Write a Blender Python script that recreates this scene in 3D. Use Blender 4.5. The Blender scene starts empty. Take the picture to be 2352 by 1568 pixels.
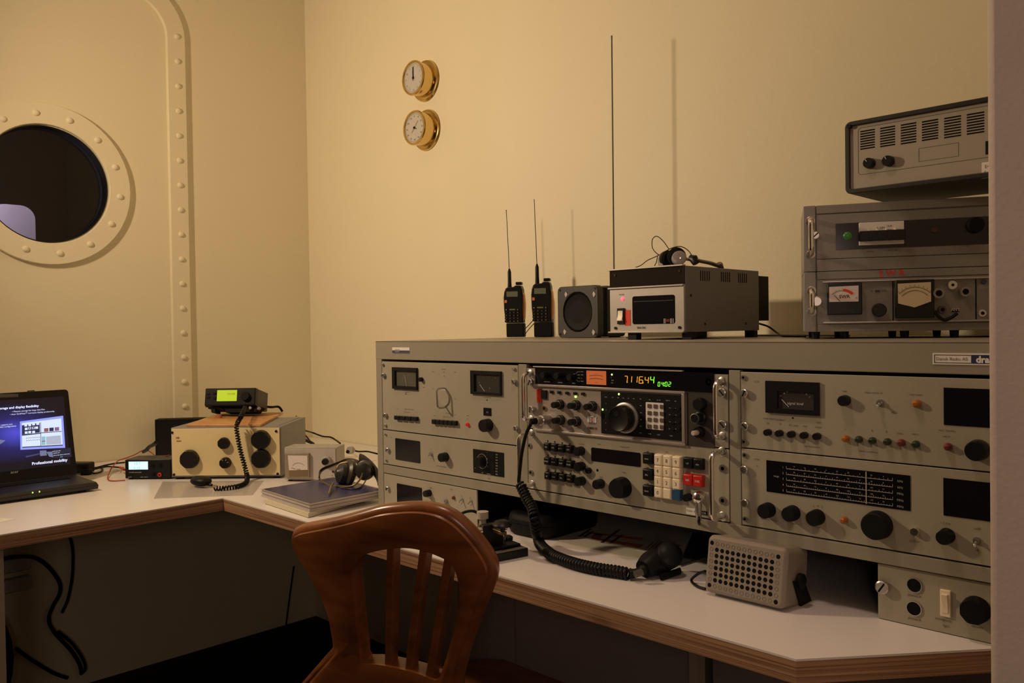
import bpy, bmesh, math, random
from mathutils import Vector, Matrix, Euler
random.seed(4)
S = bpy.context.scene
COL = S.collection
PI = math.pi
# ------------------------------------------------------------------ camera
CZ = 1.222                                   # lens height above the floor (m)
YAW, PITCH, ROLL, FPX = [math.radians(a) for a in (-44.498, 0.955, -0.8527)] + [1925.66]
_f = Vector((math.sin(YAW)*math.cos(PITCH), math.cos(YAW)*math.cos(PITCH), -math.sin(PITCH)))
_r0 = Vector((math.cos(YAW), -math.sin(YAW), 0)); _u0 = _r0.cross(_f)
RT = math.cos(ROLL)*_r0 + math.sin(ROLL)*_u0
UP = -math.sin(ROLL)*_r0 + math.cos(ROLL)*_u0
FW = _f
CAM = Vector((0, 0, CZ))
cd = bpy.data.cameras.new('camera'); co = bpy.data.objects.new('camera', cd); COL.objects.link(co)
cd.sensor_width = 36; cd.lens = FPX*36/2352; cd.clip_start = 0.02
co.matrix_world = Matrix((( RT.x, UP.x, -FW.x, 0), (RT.y, UP.y, -FW.y, 0), (RT.z, UP.z, -FW.z, CZ), (0, 0, 0, 1)))
S.camera = co
S.view_settings.view_transform = 'Standard'; S.view_settings.look = 'None'; S.view_settings.gamma = 1
S.view_settings.use_curve_mapping = False
S.view_settings.exposure = 0.0
# ------------------------------------------------------------------ world and lights
w = bpy.data.worlds.new('night'); S.world = w; w.use_nodes = True
w.node_tree.nodes['Background'].inputs[0].default_value = (0.004, 0.004, 0.006, 1)
def light(name, kind, loc, energy, col, size=.1, aim=None, **k):
    d = bpy.data.lights.new(name, kind); d.energy = energy; d.color = col
    if kind == 'AREA': d.shape = 'DISK'; d.size = size
    else: d.shadow_soft_size = size
    for a, b in k.items(): setattr(d, a, b)
    o = bpy.data.objects.new(name, d); COL.objects.link(o); o.location = loc
    if aim is not None: o.rotation_euler = (Vector(aim)-Vector(loc)).to_track_quat('-Z', 'Y').to_euler()
    return o
light('desk_lamp_light', 'AREA', (-2.45, 0.18, CZ+.76), 22, (1, .74, .48), .16, aim=(-1.35, 1.947, CZ+.5))
light('ceiling_downlight', 'SPOT', (-.80, .72, CZ+1.48), 24, (1, .70, .56), .12, aim=(-.85, .80, 0), spot_size=math.radians(88), spot_blend=.8)
light('fill_light', 'AREA', (.42, -.40, CZ+.12), 3.3, (1, .72, .58), .4, aim=(-.75, .75, CZ-.25))  # unseen fill, added to brighten the door frame and the chair back
light('patch_light', 'POINT', (-3.40, .62, CZ+.62), 9, (1, .88, .98), .05)  # unseen lamp added outside, only to brighten the panel behind the porthole

# ------------------------------------------------------------------ pixel helpers: the line of sight of a photo pixel
def ray(px, py): return (px-1176)/FPX*RT - (py-784)/FPX*UP + FW
def PY(px, py, Y): d = ray(px, py); return CAM + d*(Y/d.y)
def PX(px, py, X): d = ray(px, py); return CAM + d*(X/d.x)
def PZ(px, py, Z): d = ray(px, py); return CAM + d*((Z-CZ)/d.z)
def PD(px, py, D): return CAM + ray(px, py)*D
FR = dict(A=(860, 770, 6.533), B=(860, 960, 6.533), C=(1180, 820, 7.84), D=(1400, 820, 7.84), E=(1180, 980, 7.84), F=(1400, 1000, 7.84),
          G=(1680, 800, 7.127), H=(1970, 790, 7.127), I=(1680, 1000, 7.127), J=(1970, 1000, 7.127), K=(1560, 1180, 7.127), L=(1970, 1250, 7.127),
          M=(1060, 1140, 6.533), N=(1280, 1160, 6.533), O=(1920, 220, 6.533), P=(1820, 450, 4.752), Q=(1380, 530, 5.6), R=(1130, 450, 4.613),
          T=(890, 120, 6.533), U=(340, 870, 6.533), V=(580, 960, 6.533), W=(0, 880, 5.6), X=(0, 0, 2.45), Y=(640, 1140, 3.663), Z=(0, 1100, 3.35),
          a=(680, 960, 10.4545), b=(1040, 1140, 9.8), c=(690, 1030, 9.8), d=(420, 870, 9.046), e=(160, 940, 7.84), z=(1100, 1200, 1.8786), p=(0, 0, 1))
def fx(k, u, v): a, b, s = FR[k]; return a+u/s, b+v/s

# ------------------------------------------------------------------ materials (all procedural)
MATS = {}
def mat(name, col, rough=.5, metal=0, var=.06, vscale=30, bump=0, bscale=200, emit=None, es=1, spec=.5, alpha=1, coat=0):
    if name in MATS: return MATS[name]
    m = bpy.data.materials.new(name); m.use_nodes = True; nt = m.node_tree; b = nt.nodes['Principled BSDF']
    b.inputs['Roughness'].default_value = rough; b.inputs['Metallic'].default_value = metal
    b.inputs['Specular IOR Level'].default_value = spec; b.inputs['Coat Weight'].default_value = coat
    tc = nt.nodes.new('ShaderNodeTexCoord'); n = nt.nodes.new('ShaderNodeTexNoise')
    n.inputs['Scale'].default_value = vscale; n.inputs['Detail'].default_value = 4
    nt.links.new(tc.outputs['Object'], n.inputs['Vector'])
    mx = nt.nodes.new('ShaderNodeMix'); mx.data_type = 'RGBA'
    c = Vector(col)
    mx.inputs[6].default_value = (*(c*(1-var)), 1); mx.inputs[7].default_value = (*[min(1, q) for q in c*(1+var)], 1)
    nt.links.new(n.outputs['Fac'], mx.inputs[0]); nt.links.new(mx.outputs[2], b.inputs['Base Color'])
    if bump:
        n2 = nt.nodes.new('ShaderNodeTexNoise'); n2.inputs['Scale'].default_value = bscale
        nt.links.new(tc.outputs['Object'], n2.inputs['Vector'])
        bp = nt.nodes.new('ShaderNodeBump'); bp.inputs['Strength'].default_value = bump; bp.inputs['Distance'].default_value = .002
        nt.links.new(n2.outputs['Fac'], bp.inputs['Height']); nt.links.new(bp.outputs['Normal'], b.inputs['Normal'])
    if emit is not None:
        b.inputs['Emission Color'].default_value = (*emit, 1); b.inputs['Emission Strength'].default_value = es
    if alpha < 1: b.inputs['Alpha'].default_value = alpha
    MATS[name] = m; return m
def wood(name, c1, c2, rough, scale, stretch, axis='X', coat=0.2):
    m = bpy.data.materials.new(name); m.use_nodes = True; nt = m.node_tree; b = nt.nodes['Principled BSDF']
    b.inputs['Roughness'].default_value = rough; b.inputs['Coat Weight'].default_value = coat; b.inputs['Coat Roughness'].default_value = .25
    tc = nt.nodes.new('ShaderNodeTexCoord'); mp = nt.nodes.new('ShaderNodeMapping'); mp.inputs['Scale'].default_value = stretch
    nz = nt.nodes.new('ShaderNodeTexNoise'); nz.inputs['Scale'].default_value = scale; nz.inputs['Detail'].default_value = 6; nz.inputs['Distortion'].default_value = .6
    cr = nt.nodes.new('ShaderNodeValToRGB'); cr.color_ramp.elements[0].position = .3; cr.color_ramp.elements[1].position = .7
    cr.color_ramp.elements[0].color = (*c1, 1); cr.color_ramp.elements[1].color = (*c2, 1)
    nt.links.new(tc.outputs['Object'], mp.inputs[0]); nt.links.new(mp.outputs[0], nz.inputs['Vector'])
    nt.links.new(nz.outputs['Fac'], cr.inputs[0]); nt.links.new(cr.outputs[0], b.inputs['Base Color'])
    MATS[name] = m; return m
m_wall = mat('wall paint', (.80, .73, .53), .55, bump=.25, bscale=90, var=.02, vscale=6, spec=.3)
m_ceil = mat('ceiling paint', (.62, .55, .42), .8)
m_floor = mat('dark floor covering', (.012, .011, .011), .7, bump=.3, bscale=60, spec=.15)
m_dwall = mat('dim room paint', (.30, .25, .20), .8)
m_lam = mat('white laminate', (.82, .78, .76), .32, var=.015, vscale=8)
m_grey = mat('grey rack enamel', (.305, .28, .215), .42, bump=.12, bscale=700, var=.04)
m_grey2 = mat('grey panel enamel', (.37, .34, .262), .42, bump=.1, bscale=700, var=.04)
m_blgrey = mat('blue grey enamel', (.25, .24, .215), .42, bump=.1, bscale=700)
m_black = mat('black plastic', (.008, .008, .008), .38, spec=.3)
m_matte = mat('matte black', (.006, .006, .006), .6, spec=.18)
m_rubber = mat('black rubber', (.005, .005, .005), .45, spec=.25)
m_dark = mat('dark void paint', (.008, .008, .008), .9, spec=.1)
m_chrome = mat('chrome', (.82, .80, .78), .2, 1)
m_steel = mat('brushed steel', (.55, .54, .52), .35, 1)
m_alu = mat('brushed aluminium', (.50, .465, .44), .4, .75)
m_brass = mat('polished brass', (.70, .51, .20), .18, 1, var=.05)
m_cream = mat('cream panel', (.80, .66, .36), .45, var=.06, vscale=12)
m_ivory = mat('ivory plastic', (.86, .76, .56), .4)
m_white = mat('white card', (.80, .78, .74), .6)
m_red = mat('red plastic', (.55, .02, .012), .4)
m_rtape = mat('red tape', (.75, .05, .02), .55)
m_blue = mat('blue plastic', (.02, .08, .17), .4)
m_ink = mat('dark legend ink', (.10, .085, .065), .7)
m_rink = mat('red legend ink', (.35, .09, .05), .7)
m_wink = mat('white legend ink', (.55, .55, .52), .7)
m_window = mat('dark display window', (.006, .006, .009), .18, spec=.4)
m_amber = mat('amber lamp lens', (.38, .12, .015), .2, spec=.6)
m_rlamp = mat('red lamp lens', (.35, .01, .01), .2, emit=(1, .02, .01), es=.25)
m_rdull = mat('dull red lens', (.16, .025, .02), .3)
m_glamp = mat('green lamp lens', (.03, .10, .02), .3, emit=(.1, .8, .05), es=.04)
m_gdark = mat('dark green lens', (.02, .04, .02), .25)
m_led_g = mat('green led', (.2, .8, .1), .4, emit=(.45, 1, .12), es=3)
m_led_r = mat('red led', (.8, .05, .05), .4, emit=(1, .06, .10), es=3)
m_seg_o = mat('amber digit segments', (.6, .3, .02), .5, emit=(1, .42, .03), es=.85)
m_seg_g = mat('green digit segments', (.2, .8, .1), .5, emit=(.22, 1, .04), es=1.1)
m_mglow = mat('orange lit meter', (.5, .15, .05), .5, emit=(1, .20, .045), es=.2, var=.2)
m_lcd_g = mat('green lit screen', (.3, .4, .02), .4, emit=(.42, .60, .015), es=.68)
m_lcd_b = mat('blue white lit screen', (.5, .8, .9), .4, emit=(.50, .86, 1), es=1.1)
m_orange = mat('orange plastic', (.55, .20, .02), .4)
m_edge = wood('plywood edge', (.15, .060, .025), (.50, .30, .17), .55, 9, (.25, .25, 42), coat=.05)
m_ply = wood('plywood board', (.50, .24, .08), (.70, .38, .15), .5, 6, (1, 6, 6))
m_chair = wood('chair wood', (.15, .044, .012), (.31, .105, .028), .30, 5, (1.2, 5, 5), coat=.5)
m_under = mat('grey under desk panel', (.22, .195, .18), .7, bump=.2)

# ------------------------------------------------------------------ mesh building
def rr(x0, x1, z0, z1, r, n=4):
    p = []
    for cx, cz, a in ((x1-r, z1-r, 0), (x0+r, z1-r, 1), (x0+r, z0+r, 2), (x1-r, z0+r, 3)):
        for i in range(n+1):
            t = (a+i/n)*PI/2; p.append((cx+r*math.cos(t), cz+r*math.sin(t)))
    return p
def smooth_path(pts, n=8, closed=False):
    P = [Vector(p) for p in pts]; out = []
    N = len(P); rng = range(N) if closed else range(N-1)
    for i in rng:
        p0 = P[(i-1) % N] if closed or i > 0 else P[0]*2-P[1]
        p1 = P[i]; p2 = P[(i+1) % N]
        p3 = P[(i+2) % N] if closed or i+2 < N else p2*2-p1
        for k in range(n):
            t = k/n
            out.append(.5*((2*p1)+(p2-p0)*t+(2*p0-5*p1+4*p2-p3)*t*t+(3*p1-p0-3*p2+p3)*t**3))
    if not closed: out.append(P[-1])
    return out
class MB:
    def __init__(s): s.v = []; s.f = []
    def add(s, vs, fs, M=None):
        o = len(s.v)
        s.v += [tuple(M @ Vector(v)) if M is not None else tuple(v) for v in vs]
        s.f += [tuple(i+o for i in f) for f in fs]; return s
    def box(s, x0, x1, y0, y1, z0, z1, M=None):
        vs = [(x, y, z) for x in (x0, x1) for y in (y0, y1) for z in (z0, z1)]
        return s.add(vs, [(0, 1, 3, 2), (4, 6, 7, 5), (0, 4, 5, 1), (2, 3, 7, 6), (0, 2, 6, 4), (1, 5, 7, 3)], M)
    def prism(s, poly, y0, y1, M=None):
        n = len(poly); vs = [(x, y0, z) for x, z in poly]+[(x, y1, z) for x, z in poly]
        fs = [tuple(range(n)), tuple(range(2*n-1, n-1, -1))]+[(i, i+n, (i+1) % n+n, (i+1) % n) for i in range(n)]
        return s.add(vs, fs, M)
    def slab(s, poly, z0, z1):
        n = len(poly); vs = [(x, y, z0) for x, y in poly]+[(x, y, z1) for x, y in poly]
        return s.add(vs, [tuple(range(n-1, -1, -1)), tuple(range(n, 2*n))]+[(i, (i+1) % n, (i+1) % n+n, i+n) for i in range(n)])
    def ring(s, outer, inner, y0, y1, M=None):
        n = len(outer); vs = [(x, y, z) for y in (y0, y1) for P in (outer, inner) for x, z in P]
        fs = []
        for i in range(n):
            j = (i+1) % n
            fs += [(i, i+n, j+n, j), (2*n+i, 2*n+j, 3*n+j, 3*n+i), (i, j, 2*n+j, 2*n+i), (n+i, 3*n+i, 3*n+j, n+j)]
        return s.add(vs, fs, M)
    def lathe(s, prof, cx=0, cz=0, seg=20, M=None, flute=0, nfl=8):
        vs = []; fs = []
        for k, (r, y) in enumerate(prof):
            for i in range(seg):
                a = 2*PI*i/seg; q = r*(1-flute*(.5+.5*math.cos(nfl*a)) if flute and 0 < k < len(prof)-1 else r and 1)
                vs.append((cx+q*math.cos(a), y, cz+q*math.sin(a)))
        for k in range(len(prof)-1):
            for i in range(seg):
                j = (i+1) % seg; fs.append((k*seg+i, k*seg+j, (k+1)*seg+j, (k+1)*seg+i))
        fs += [tuple(range(seg-1, -1, -1)), tuple(range((len(prof)-1)*seg, len(prof)*seg))]
        return s.add(vs, fs, M)
    def tube(s, pts, r, seg=8, closed=False, flat=None):
        P = [Vector(p) for p in pts]; n = len(P); vs = []; fs = []; prev = None
        for i, p in enumerate(P):
            if closed: t = P[(i+1) % n]-P[i-1]
            else: t = P[min(i+1, n-1)]-P[max(i-1, 0)]
            if t.length < 1e-9: t = Vector((0, 0, 1))
            t.normalize()
            if prev is None:
                a = Vector((0, 0, 1)) if abs(t.z) < .9 else Vector((1, 0, 0))
                nrm = (a-t*a.dot(t)).normalized()
            else:
                nrm = prev-t*prev.dot(t)
                nrm = nrm.normalized() if nrm.length > 1e-6 else prev
            prev = nrm; b = t.cross(nrm); R = r[i] if isinstance(r, (list, tuple)) else r
            for k in range(seg):
                a = 2*PI*k/seg; ra = R if flat is None else R*1
                vs.append(p+nrm*(math.cos(a)*ra)+b*(math.sin(a)*(ra if flat is None else flat)))
        m = n if closed else n-1
        for i in range(m):
            for k in range(seg):
                j = (k+1) % seg; q = (i+1) % n
                fs.append((i*seg+k, i*seg+j, q*seg+j, q*seg+k))
        if not closed: fs += [tuple(range(seg-1, -1, -1)), tuple(range((n-1)*seg, n*seg))]
        return s.add(vs, fs)
    def sphere(s, c, r, seg=12, rings=8, sc=(1, 1, 1), M=None):
        vs = [(c[0], c[1], c[2]+r*sc[2])]; fs = []
        for i in range(1, rings):
            t = PI*i/rings
            for k in range(seg):
                a = 2*PI*k/seg; vs.append((c[0]+r*sc[0]*math.sin(t)*math.cos(a), c[1]+r*sc[1]*math.sin(t)*math.sin(a), c[2]+r*sc[2]*math.cos(t)))
        vs.append((c[0], c[1], c[2]-r*sc[2])); L = len(vs)-1
        for k in range(seg):
            j = (k+1) % seg; fs.append((0, 1+k, 1+j)); fs.append((L, 1+(rings-2)*seg+j, 1+(rings-2)*seg+k))
            for i in range(rings-2): fs.append((1+i*seg+k, 1+(i+1)*seg+k, 1+(i+1)*seg+j, 1+i*seg+j))
        return s.add(vs, fs, M)
    def mesh(s, name, ang=35):
        me = bpy.data.meshes.new(name); me.from_pydata(s.v, [], s.f)
        bm = bmesh.new(); bm.from_mesh(me); bmesh.ops.recalc_face_normals(bm, faces=bm.faces); bm.to_mesh(me); bm.free()
        for p in me.polygons: p.use_smooth = True
        me.set_sharp_from_angle(angle=math.radians(ang)); return me
def put(name, me, m, parent=None, loc=(0, 0, 0), rot=None, bevel=0, label=None):
    o = bpy.data.objects.new(name, me); COL.objects.link(o)
    if m and not me.materials: me.materials.append(m)
    if parent: o.parent = parent
    o.location = loc
    if rot: o.rotation_euler = rot
    if bevel:
        b = o.modifiers.new('bevel', 'BEVEL'); b.width = bevel; b.segments = 2; b.limit_method = 'ANGLE'; b.angle_limit = math.radians(40)
    if label: o['label'] = label
    return o
CACHE = {}
TEXTS = []
class Thing:
    def __init__(s, name, label, cat, loc, rot=0, group=None, tilt=0):
        e = bpy.data.objects.new(name, None); COL.objects.link(e); e.empty_display_size = .05
        e.location = loc; e.rotation_euler = (tilt, 0, rot)
        e['label'] = label; e['category'] = cat
        if group: e['group'] = group
        s.e = e; s.M = Matrix.Translation(Vector(loc)) @ Euler((tilt, 0, rot)).to_matrix().to_4x4(); s.I = s.M.inverted()
        s.leg = {}
    def at(s, k, u, v, d=0):                  # photo point -> (x, z) on the thing's own front plane (d = how far it stands proud)
        px, py = fx(k, u, v); o = s.I @ CAM; q = s.I.to_3x3() @ ray(px, py)
        t = (-d-o.y)/q.y; h = o+q*t; return h.x, h.z
    def loc(s, P): return s.I @ Vector(P)
    def part(s, name, mb, m, parent=None, bevel=0, label=None, ang=35, loc=(0, 0, 0), rot=None):
        return put(name, mb.mesh(name, ang), m, parent or s.e, loc, rot, bevel, label)
    def inst(s, name, key, build, m, x, z, y=0, parent=None, rot=None, bevel=0, label=None):
        k = (name, key, m.name)
        if k not in CACHE:
            mb = MB(); build(mb); CACHE[k] = mb.mesh(name)
        return put(name, CACHE[k], m, parent or s.e, (x, y, z), rot, bevel, label)
    def text(s, st, x, z, size, m=None, y=-.0007, name='printed_legend', parent=None, sx=1, bold=0, rot=0, align='CENTER'):
        TEXTS.append((parent or s.e, name, st, x, y, z, size, m or m_ink, sx, bold, rot, align))
    def tx(s, k, u, v, st, size, m=None, y=-.0007, d=0, **kw):
        x, z = s.at(k, u, v, d); s.text(st, x, z-size*.5, size, m, y, **kw)
    # --- common control parts
    def knob(s, k, u, v, r, h, m=None, d=0, base=True, mark=True, skirt=None, ang=2.2, flute=0, name='knob', seg=24, capm=None, label=None):
        x, z = s.at(k, u, v, 0 if base else h)
        pr = [(r*.98, -d), (r, -d-h*.1), (r*.93, -d-h*.9), (r*.85, -d-h)] if not skirt else [(skirt, -d), (skirt, -d-h*.22), (skirt*.86, -d-h*.3), (r, -d-h*.34), (r*.94, -d-h*.94), (r*.86, -d-h)]
        o = s.inst(name, ('kn', round(r, 4), round(h, 4), d, skirt, flute), lambda mb: mb.lathe(pr, seg=seg*2 if flute else seg, flute=flute), m or m_black, x, z, label=label)
        if mark:
            q = s.inst('pointer_mark', ('pm', round(r, 4), round(h, 4), d), lambda mb: mb.box(-r*.06, r*.06, -d-h-.0004, -d-h+.001, r*.3, r*.8), m_wink, 0, 0, parent=o); q.rotation_euler = (0, ang, 0)
        return o
    def screw(s, k, u, v, r=.0062, h=.007, slot=.6, m=None, name='screw'):
        x, z = s.at(k, u, v, h)
        o = s.inst(name, ('sc', r, h), lambda mb: mb.lathe([(r*.55, 0), (r*.55, -h*.35), (r, -h*.36), (r, -h*.85), (r*.8, -h)], seg=16), m or m_steel, x, z)
        if slot is not None:
            q = s.inst('slot', ('sl', r, h), lambda mb: mb.box(-r*.8, r*.8, -h-.0003, -h+.0006, -r*.13, r*.13), m_dark, 0, 0, parent=o); q.rotation_euler = (0, -slot, 0)
        return o
    def ferrule(s, k, u, v, r=.0045, m=None, name='ferrule'):
        x, z = s.at(k, u, v); rg = [(r*math.cos(i*PI/8), r*math.sin(i*PI/8)) for i in range(16)]
        o = s.inst(name, ('fe', r), lambda mb: mb.ring(rg, [(a*.5, b*.5) for a, b in rg], -.003, .001), m or m_steel, x, z)
        s.inst('hole', ('fh', r), lambda mb: mb.lathe([(r*.5, .0005), (r*.5, -.0004)], seg=12), m_dark, 0, 0, parent=o)
        return o
    def lamp(s, k, u, v, r, m, h=.006, name='lamp', label=None):
        x, z = s.at(k, u, v, h*.5)
        o = s.inst(name, ('lp', r, h), lambda mb: mb.lathe([(r*1.0, .001), (r, -h*.4), (r*.8, -h*.8), (r*.4, -h)], seg=16), m, x, z, label=label)
        return o
    def toggle(s, k, u, v, r=.004, h=.010, tilt=.5, name='toggle_switch'):
        x, z = s.at(k, u, v)
        o = s.inst(name, ('tg', r), lambda mb: mb.lathe([(r*1.3, 0), (r*1.3, -.002), (r*.8, -.0022), (r*.8, -.006)], seg=10), m_steel, x, z)
        T = Matrix.Rotation(tilt, 4, 'X')
        s.inst('lever', ('tl', r, h, tilt), lambda mb: mb.lathe([(r*.35, 0), (r*.4, -h*.7), (r*.6, -h*.85), (r*.45, -h)], seg=8, M=Matrix.Translation((0, -.004, 0)) @ T), m_steel, 0, 0, parent=o)
        return o
    def disp(s, k, pts, name, m, d=.001, r=.0, dep=.004, bevel=0, label=None):   # flat plate through photo corners, lying on the front plane
        P = [s.at(k, *p) for p in pts]; x0 = (P[0][0]+P[3][0])/2; x1 = (P[1][0]+P[2][0])/2; z1 = (P[0][1]+P[1][1])/2; z0 = (P[2][1]+P[3][1])/2
        mb = MB()
        if r: mb.prism(rr(x0, x1, z0, z1, r), -d, dep)
        else: mb.box(x0, x1, -d, dep, z0, z1)
        o = s.part(name, mb, m, bevel=bevel, label=label); return o, (x0, x1, z0, z1)
    def handle(s, k, a, b, out=.028, r=.0045, name='handle'):
        x0, z0 = s.at(k, *a) if len(a) == 2 else s.at(*a); x1, z1 = s.at(k, *b) if len(b) == 2 else s.at(*b)
        x = (x0+x1)/2; c = .012; P = [(x, 0, z0)]
        for i in range(6): t = i/5*PI/2; P.append((x, -(out-c)-c*math.sin(t), z0-c*(1-math.cos(t))))
        for i in range(6): t = PI/2-i/5*PI/2; P.append((x, -(out-c)-c*math.sin(t), z1+c*(1-math.cos(t))))
        P.append((x, 0, z1))
        o = s.part(name, MB().tube(P, r, 10), m_chrome)
        for q in (z0, z1): s.inst('washer', 'hw', lambda mb: mb.lathe([(.0085, 0), (.0085, -.0012), (.007, -.002)], seg=18), m_steel, x, q, parent=o)
        return o
    def meter(s, k, pts, inset, face_m, name='meter', needle=None, nm=None, bez=None):
        o, (x0, x1, z0, z1) = s.disp(k, pts, name, bez or m_black, d=.0005, dep=.012)
        # bezel as a raised frame round a recessed dial
        o.data.clear_geometry(); l, r_, b, t_ = inset
        mb = MB().ring([(x0, z0), (x1, z0), (x1, z1), (x0, z1)], [(x0+l, z0+b), (x1-r_, z0+b), (x1-r_, z1-t_), (x0+l, z1-t_)], -.005, .004)
        o.data = mb.mesh(name); o.data.materials.append(bez or m_black)
        dl = s.part('dial', MB().box(x0+l, x1-r_, -.0005, .002, z0+b, z1-t_), face_m, parent=o)
        if needle:
            a = s.at(k, *needle[0]); c = s.at(k, *needle[1])
            s.part('needle', MB().tube([(a[0], -.0012, a[1]), (c[0], -.0012, c[1])], .0006, 6), nm or m_wink, parent=o)
        return o, (x0+l, x1-r_, z0+b, z1-t_)
def tag(o, label, cat, group=None):
    o['label'] = label; o['category'] = cat
    if group: o['group'] = group
    return o
def adopt(o, t):
    o.parent = t.e; o.matrix_local = t.I
    for k in ('label', 'category', 'group'):
        if k in o: del o[k]
def struct(name, mb, m, bevel=0, parent=None):
    o = put(name, mb.mesh(name), m, parent, bevel=bevel)
    if not parent: o['kind'] = 'structure'
    return o
def cable(name, pts, r, m, label=None, cat='cable', n=8, seg=8, parent=None):
    o = put(name, MB().tube(smooth_path(pts, n), r, seg).mesh(name, 60), m, parent)
    if label: tag(o, label, cat)
    return o
# ================================================================== THE ROOM
WX, WY, DZ = -3.115, 1.947, CZ-.454          # left wall, back wall, desk height
struct('floor', MB().box(-3.2, 1.7, -2.3, 2.05, -.06, 0), m_floor)
struct('ceiling', MB().box(-3.2, 1.7, -2.3, 2.05, 2.75, 2.82), m_ceil)
struct('wall_back', MB().box(-3.2, 1.7, WY, WY+.08, 0, 2.75), m_wall)
struct('wall_front', MB().box(-3.2, 1.7, -2.3, -2.22, 0, 2.75), m_dwall)
struct('wall_right', MB().box(-.187, 1.62, .70, WY, 0, 2.75), mat('pale door frame paint', (.62, .52, .45), .6, bump=.15), bevel=.006)
struct('wall_far_right', MB().box(1.62, 1.7, -2.3, WY, 0, 2.75), m_dwall)
ROTL = (0, 0, PI/2)                          # things on the left wall: local x = world y, local -y = into the room
wl = Thing('helper', '', '', (WX, 0, 0), PI/2)
pc = wl.at('p', 110, 425); PCX, PCZ = .932, CZ+.508
RO, RI = .272, .200
N = 64
circ = lambda r, n=N: [(PCX+r*math.cos(2*PI*i/n), PCZ+r*math.sin(2*PI*i/n)) for i in range(n)]
def sq(x0, x1, z0, z1):
    out = []
    for i in range(N):
        c, s_ = math.cos(2*PI*i/N), math.sin(2*PI*i/N)
        t = min(((x1-PCX) if c > 0 else (PCX-x0))/max(abs(c), 1e-9), ((z1-PCZ) if s_ > 0 else (PCZ-z0))/max(abs(s_), 1e-9))
        out.append((PCX+c*t, PCZ+s_*t))
    return out
corner = sq(-2.22, WY, 0, 2.75)
# keep the rectangle's corners square
for cx, cz in ((-2.22, 0), (WY, 0), (-2.22, 2.75), (WY, 2.75)):
    k = min(range(N), key=lambda i: (corner[i][0]-cx)**2+(corner[i][1]-cz)**2); corner[k] = (cx, cz)
o = struct('wall_left', MB().ring(corner, circ(RI-.004), 0, .06), m_wall); o.location = (WX, 0, 0); o.rotation_euler = ROTL
o = struct('window_1', MB().ring(circ(RO), circ(RI), -.017, .002), m_wall, bevel=.002); o.location = (WX, 0, 0); o.rotation_euler = ROTL
o['label'] = 'round porthole window with riveted cream ring'
win = o
rivet = MB().lathe([(.011, .001), (.0105, -.003), (.008, -.006), (.004, -.0078)], seg=12).mesh('rivet')
for i in range(14):
    a = math.radians(-5+i*360/14); r = (RO+RI)/2-.001
    put('rivet', rivet, m_wall, win, (PCX+r*math.cos(a), -.017, PCZ+r*math.sin(a)))
g = bpy.data.materials.new('porthole glass'); g.use_nodes = True; nt = g.node_tree; nt.nodes.remove(nt.nodes['Principled BSDF'])
tr = nt.nodes.new('ShaderNodeBsdfTransparent'); tr.inputs[0].default_value = (.8, .8, .82, 1); gl = nt.nodes.new('ShaderNodeBsdfGlossy'); gl.inputs['Roughness'].default_value = .03
fr = nt.nodes.new('ShaderNodeFresnel'); fr.inputs[0].default_value = 1.45; ms = nt.nodes.new('ShaderNodeMixShader')
nt.links.new(fr.outputs[0], ms.inputs[0]); nt.links.new(tr.outputs[0], ms.inputs[1]); nt.links.new(gl.outputs[0], ms.inputs[2]); nt.links.new(ms.outputs[0], nt.nodes['Material Output'].inputs[0])
put('window_pane', MB().lathe([(RI+.002, .030), (RI+.002, .036)], PCX, PCZ, 64).mesh('window_pane'), g, win)
put('window_sleeve', MB().ring(circ(RI-.003), circ(RI-.006), -.004, .06).mesh('window_sleeve'), m_black, win)
# riveted band framing the porthole bay
zt = 2.45; yo0, yo1, bw = .455, 1.419, .071
ob = [p for p in rr(yo0, yo1, DZ-1, zt+bw, .20, 10) if p[1] > DZ]; ib = [p for p in rr(yo0+bw, yo1-bw, DZ-1, zt, .13, 10) if p[1] > DZ]
def arch(P): return [(P[0][0], DZ+.002)]+P+[(P[-1][0], DZ+.002)]
ob, ib = arch(ob), arch(ib); na = len(ob); mb = MB()
vs = [(x, y, z) for y in (-.016, .001) for Q in (ob, ib) for x, z in Q]; fs = [(0, na, 3*na, 2*na), (na-1, 3*na-1, 4*na-1, 2*na-1)]
for i in range(na-1):
    fs += [(i, i+na, i+1+na, i+1), (2*na+i, 2*na+i+1, 3*na+i+1, 3*na+i), (i, i+1, 2*na+i+1, 2*na+i), (na+i, 3*na+i, 3*na+i+1, na+i+1)]
o = struct('trim_1', mb.add(vs, fs), m_wall, bevel=.003); o.location = (WX, 0, 0); o.rotation_euler = ROTL
for i in range(18):
    for yy in (yo0+bw/2, yo1-bw/2):
        put('rivet', rivet, m_wall, o, (yy+.003, -.016, 2.33-i*.0925))
# added panel standing in for the pale patch of light in the porthole
t = Thing('porthole_patch', 'pale lilac rounded stand-in panel seen low through the porthole glass', 'stand_in', (WX-.42, 0, 0), PI/2)
a = t.at('X', -60, 1140); b = t.at('X', 203, 1420)
t.part('patch_body', MB().prism(rr(a[0], b[0], b[1]-.1, a[1], .05, 6), 0, .15), mat('lilac patch tone', (.5, .46, .6), .6, var=.25, vscale=9))
struct('backdrop_outside', MB().box(WX-1.2, WX-1.1, -1, 3, 0, 2.75), m_dark)  # dark backdrop added so the porthole looks out on black
bpy.data.objects.remove(wl.e)

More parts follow.
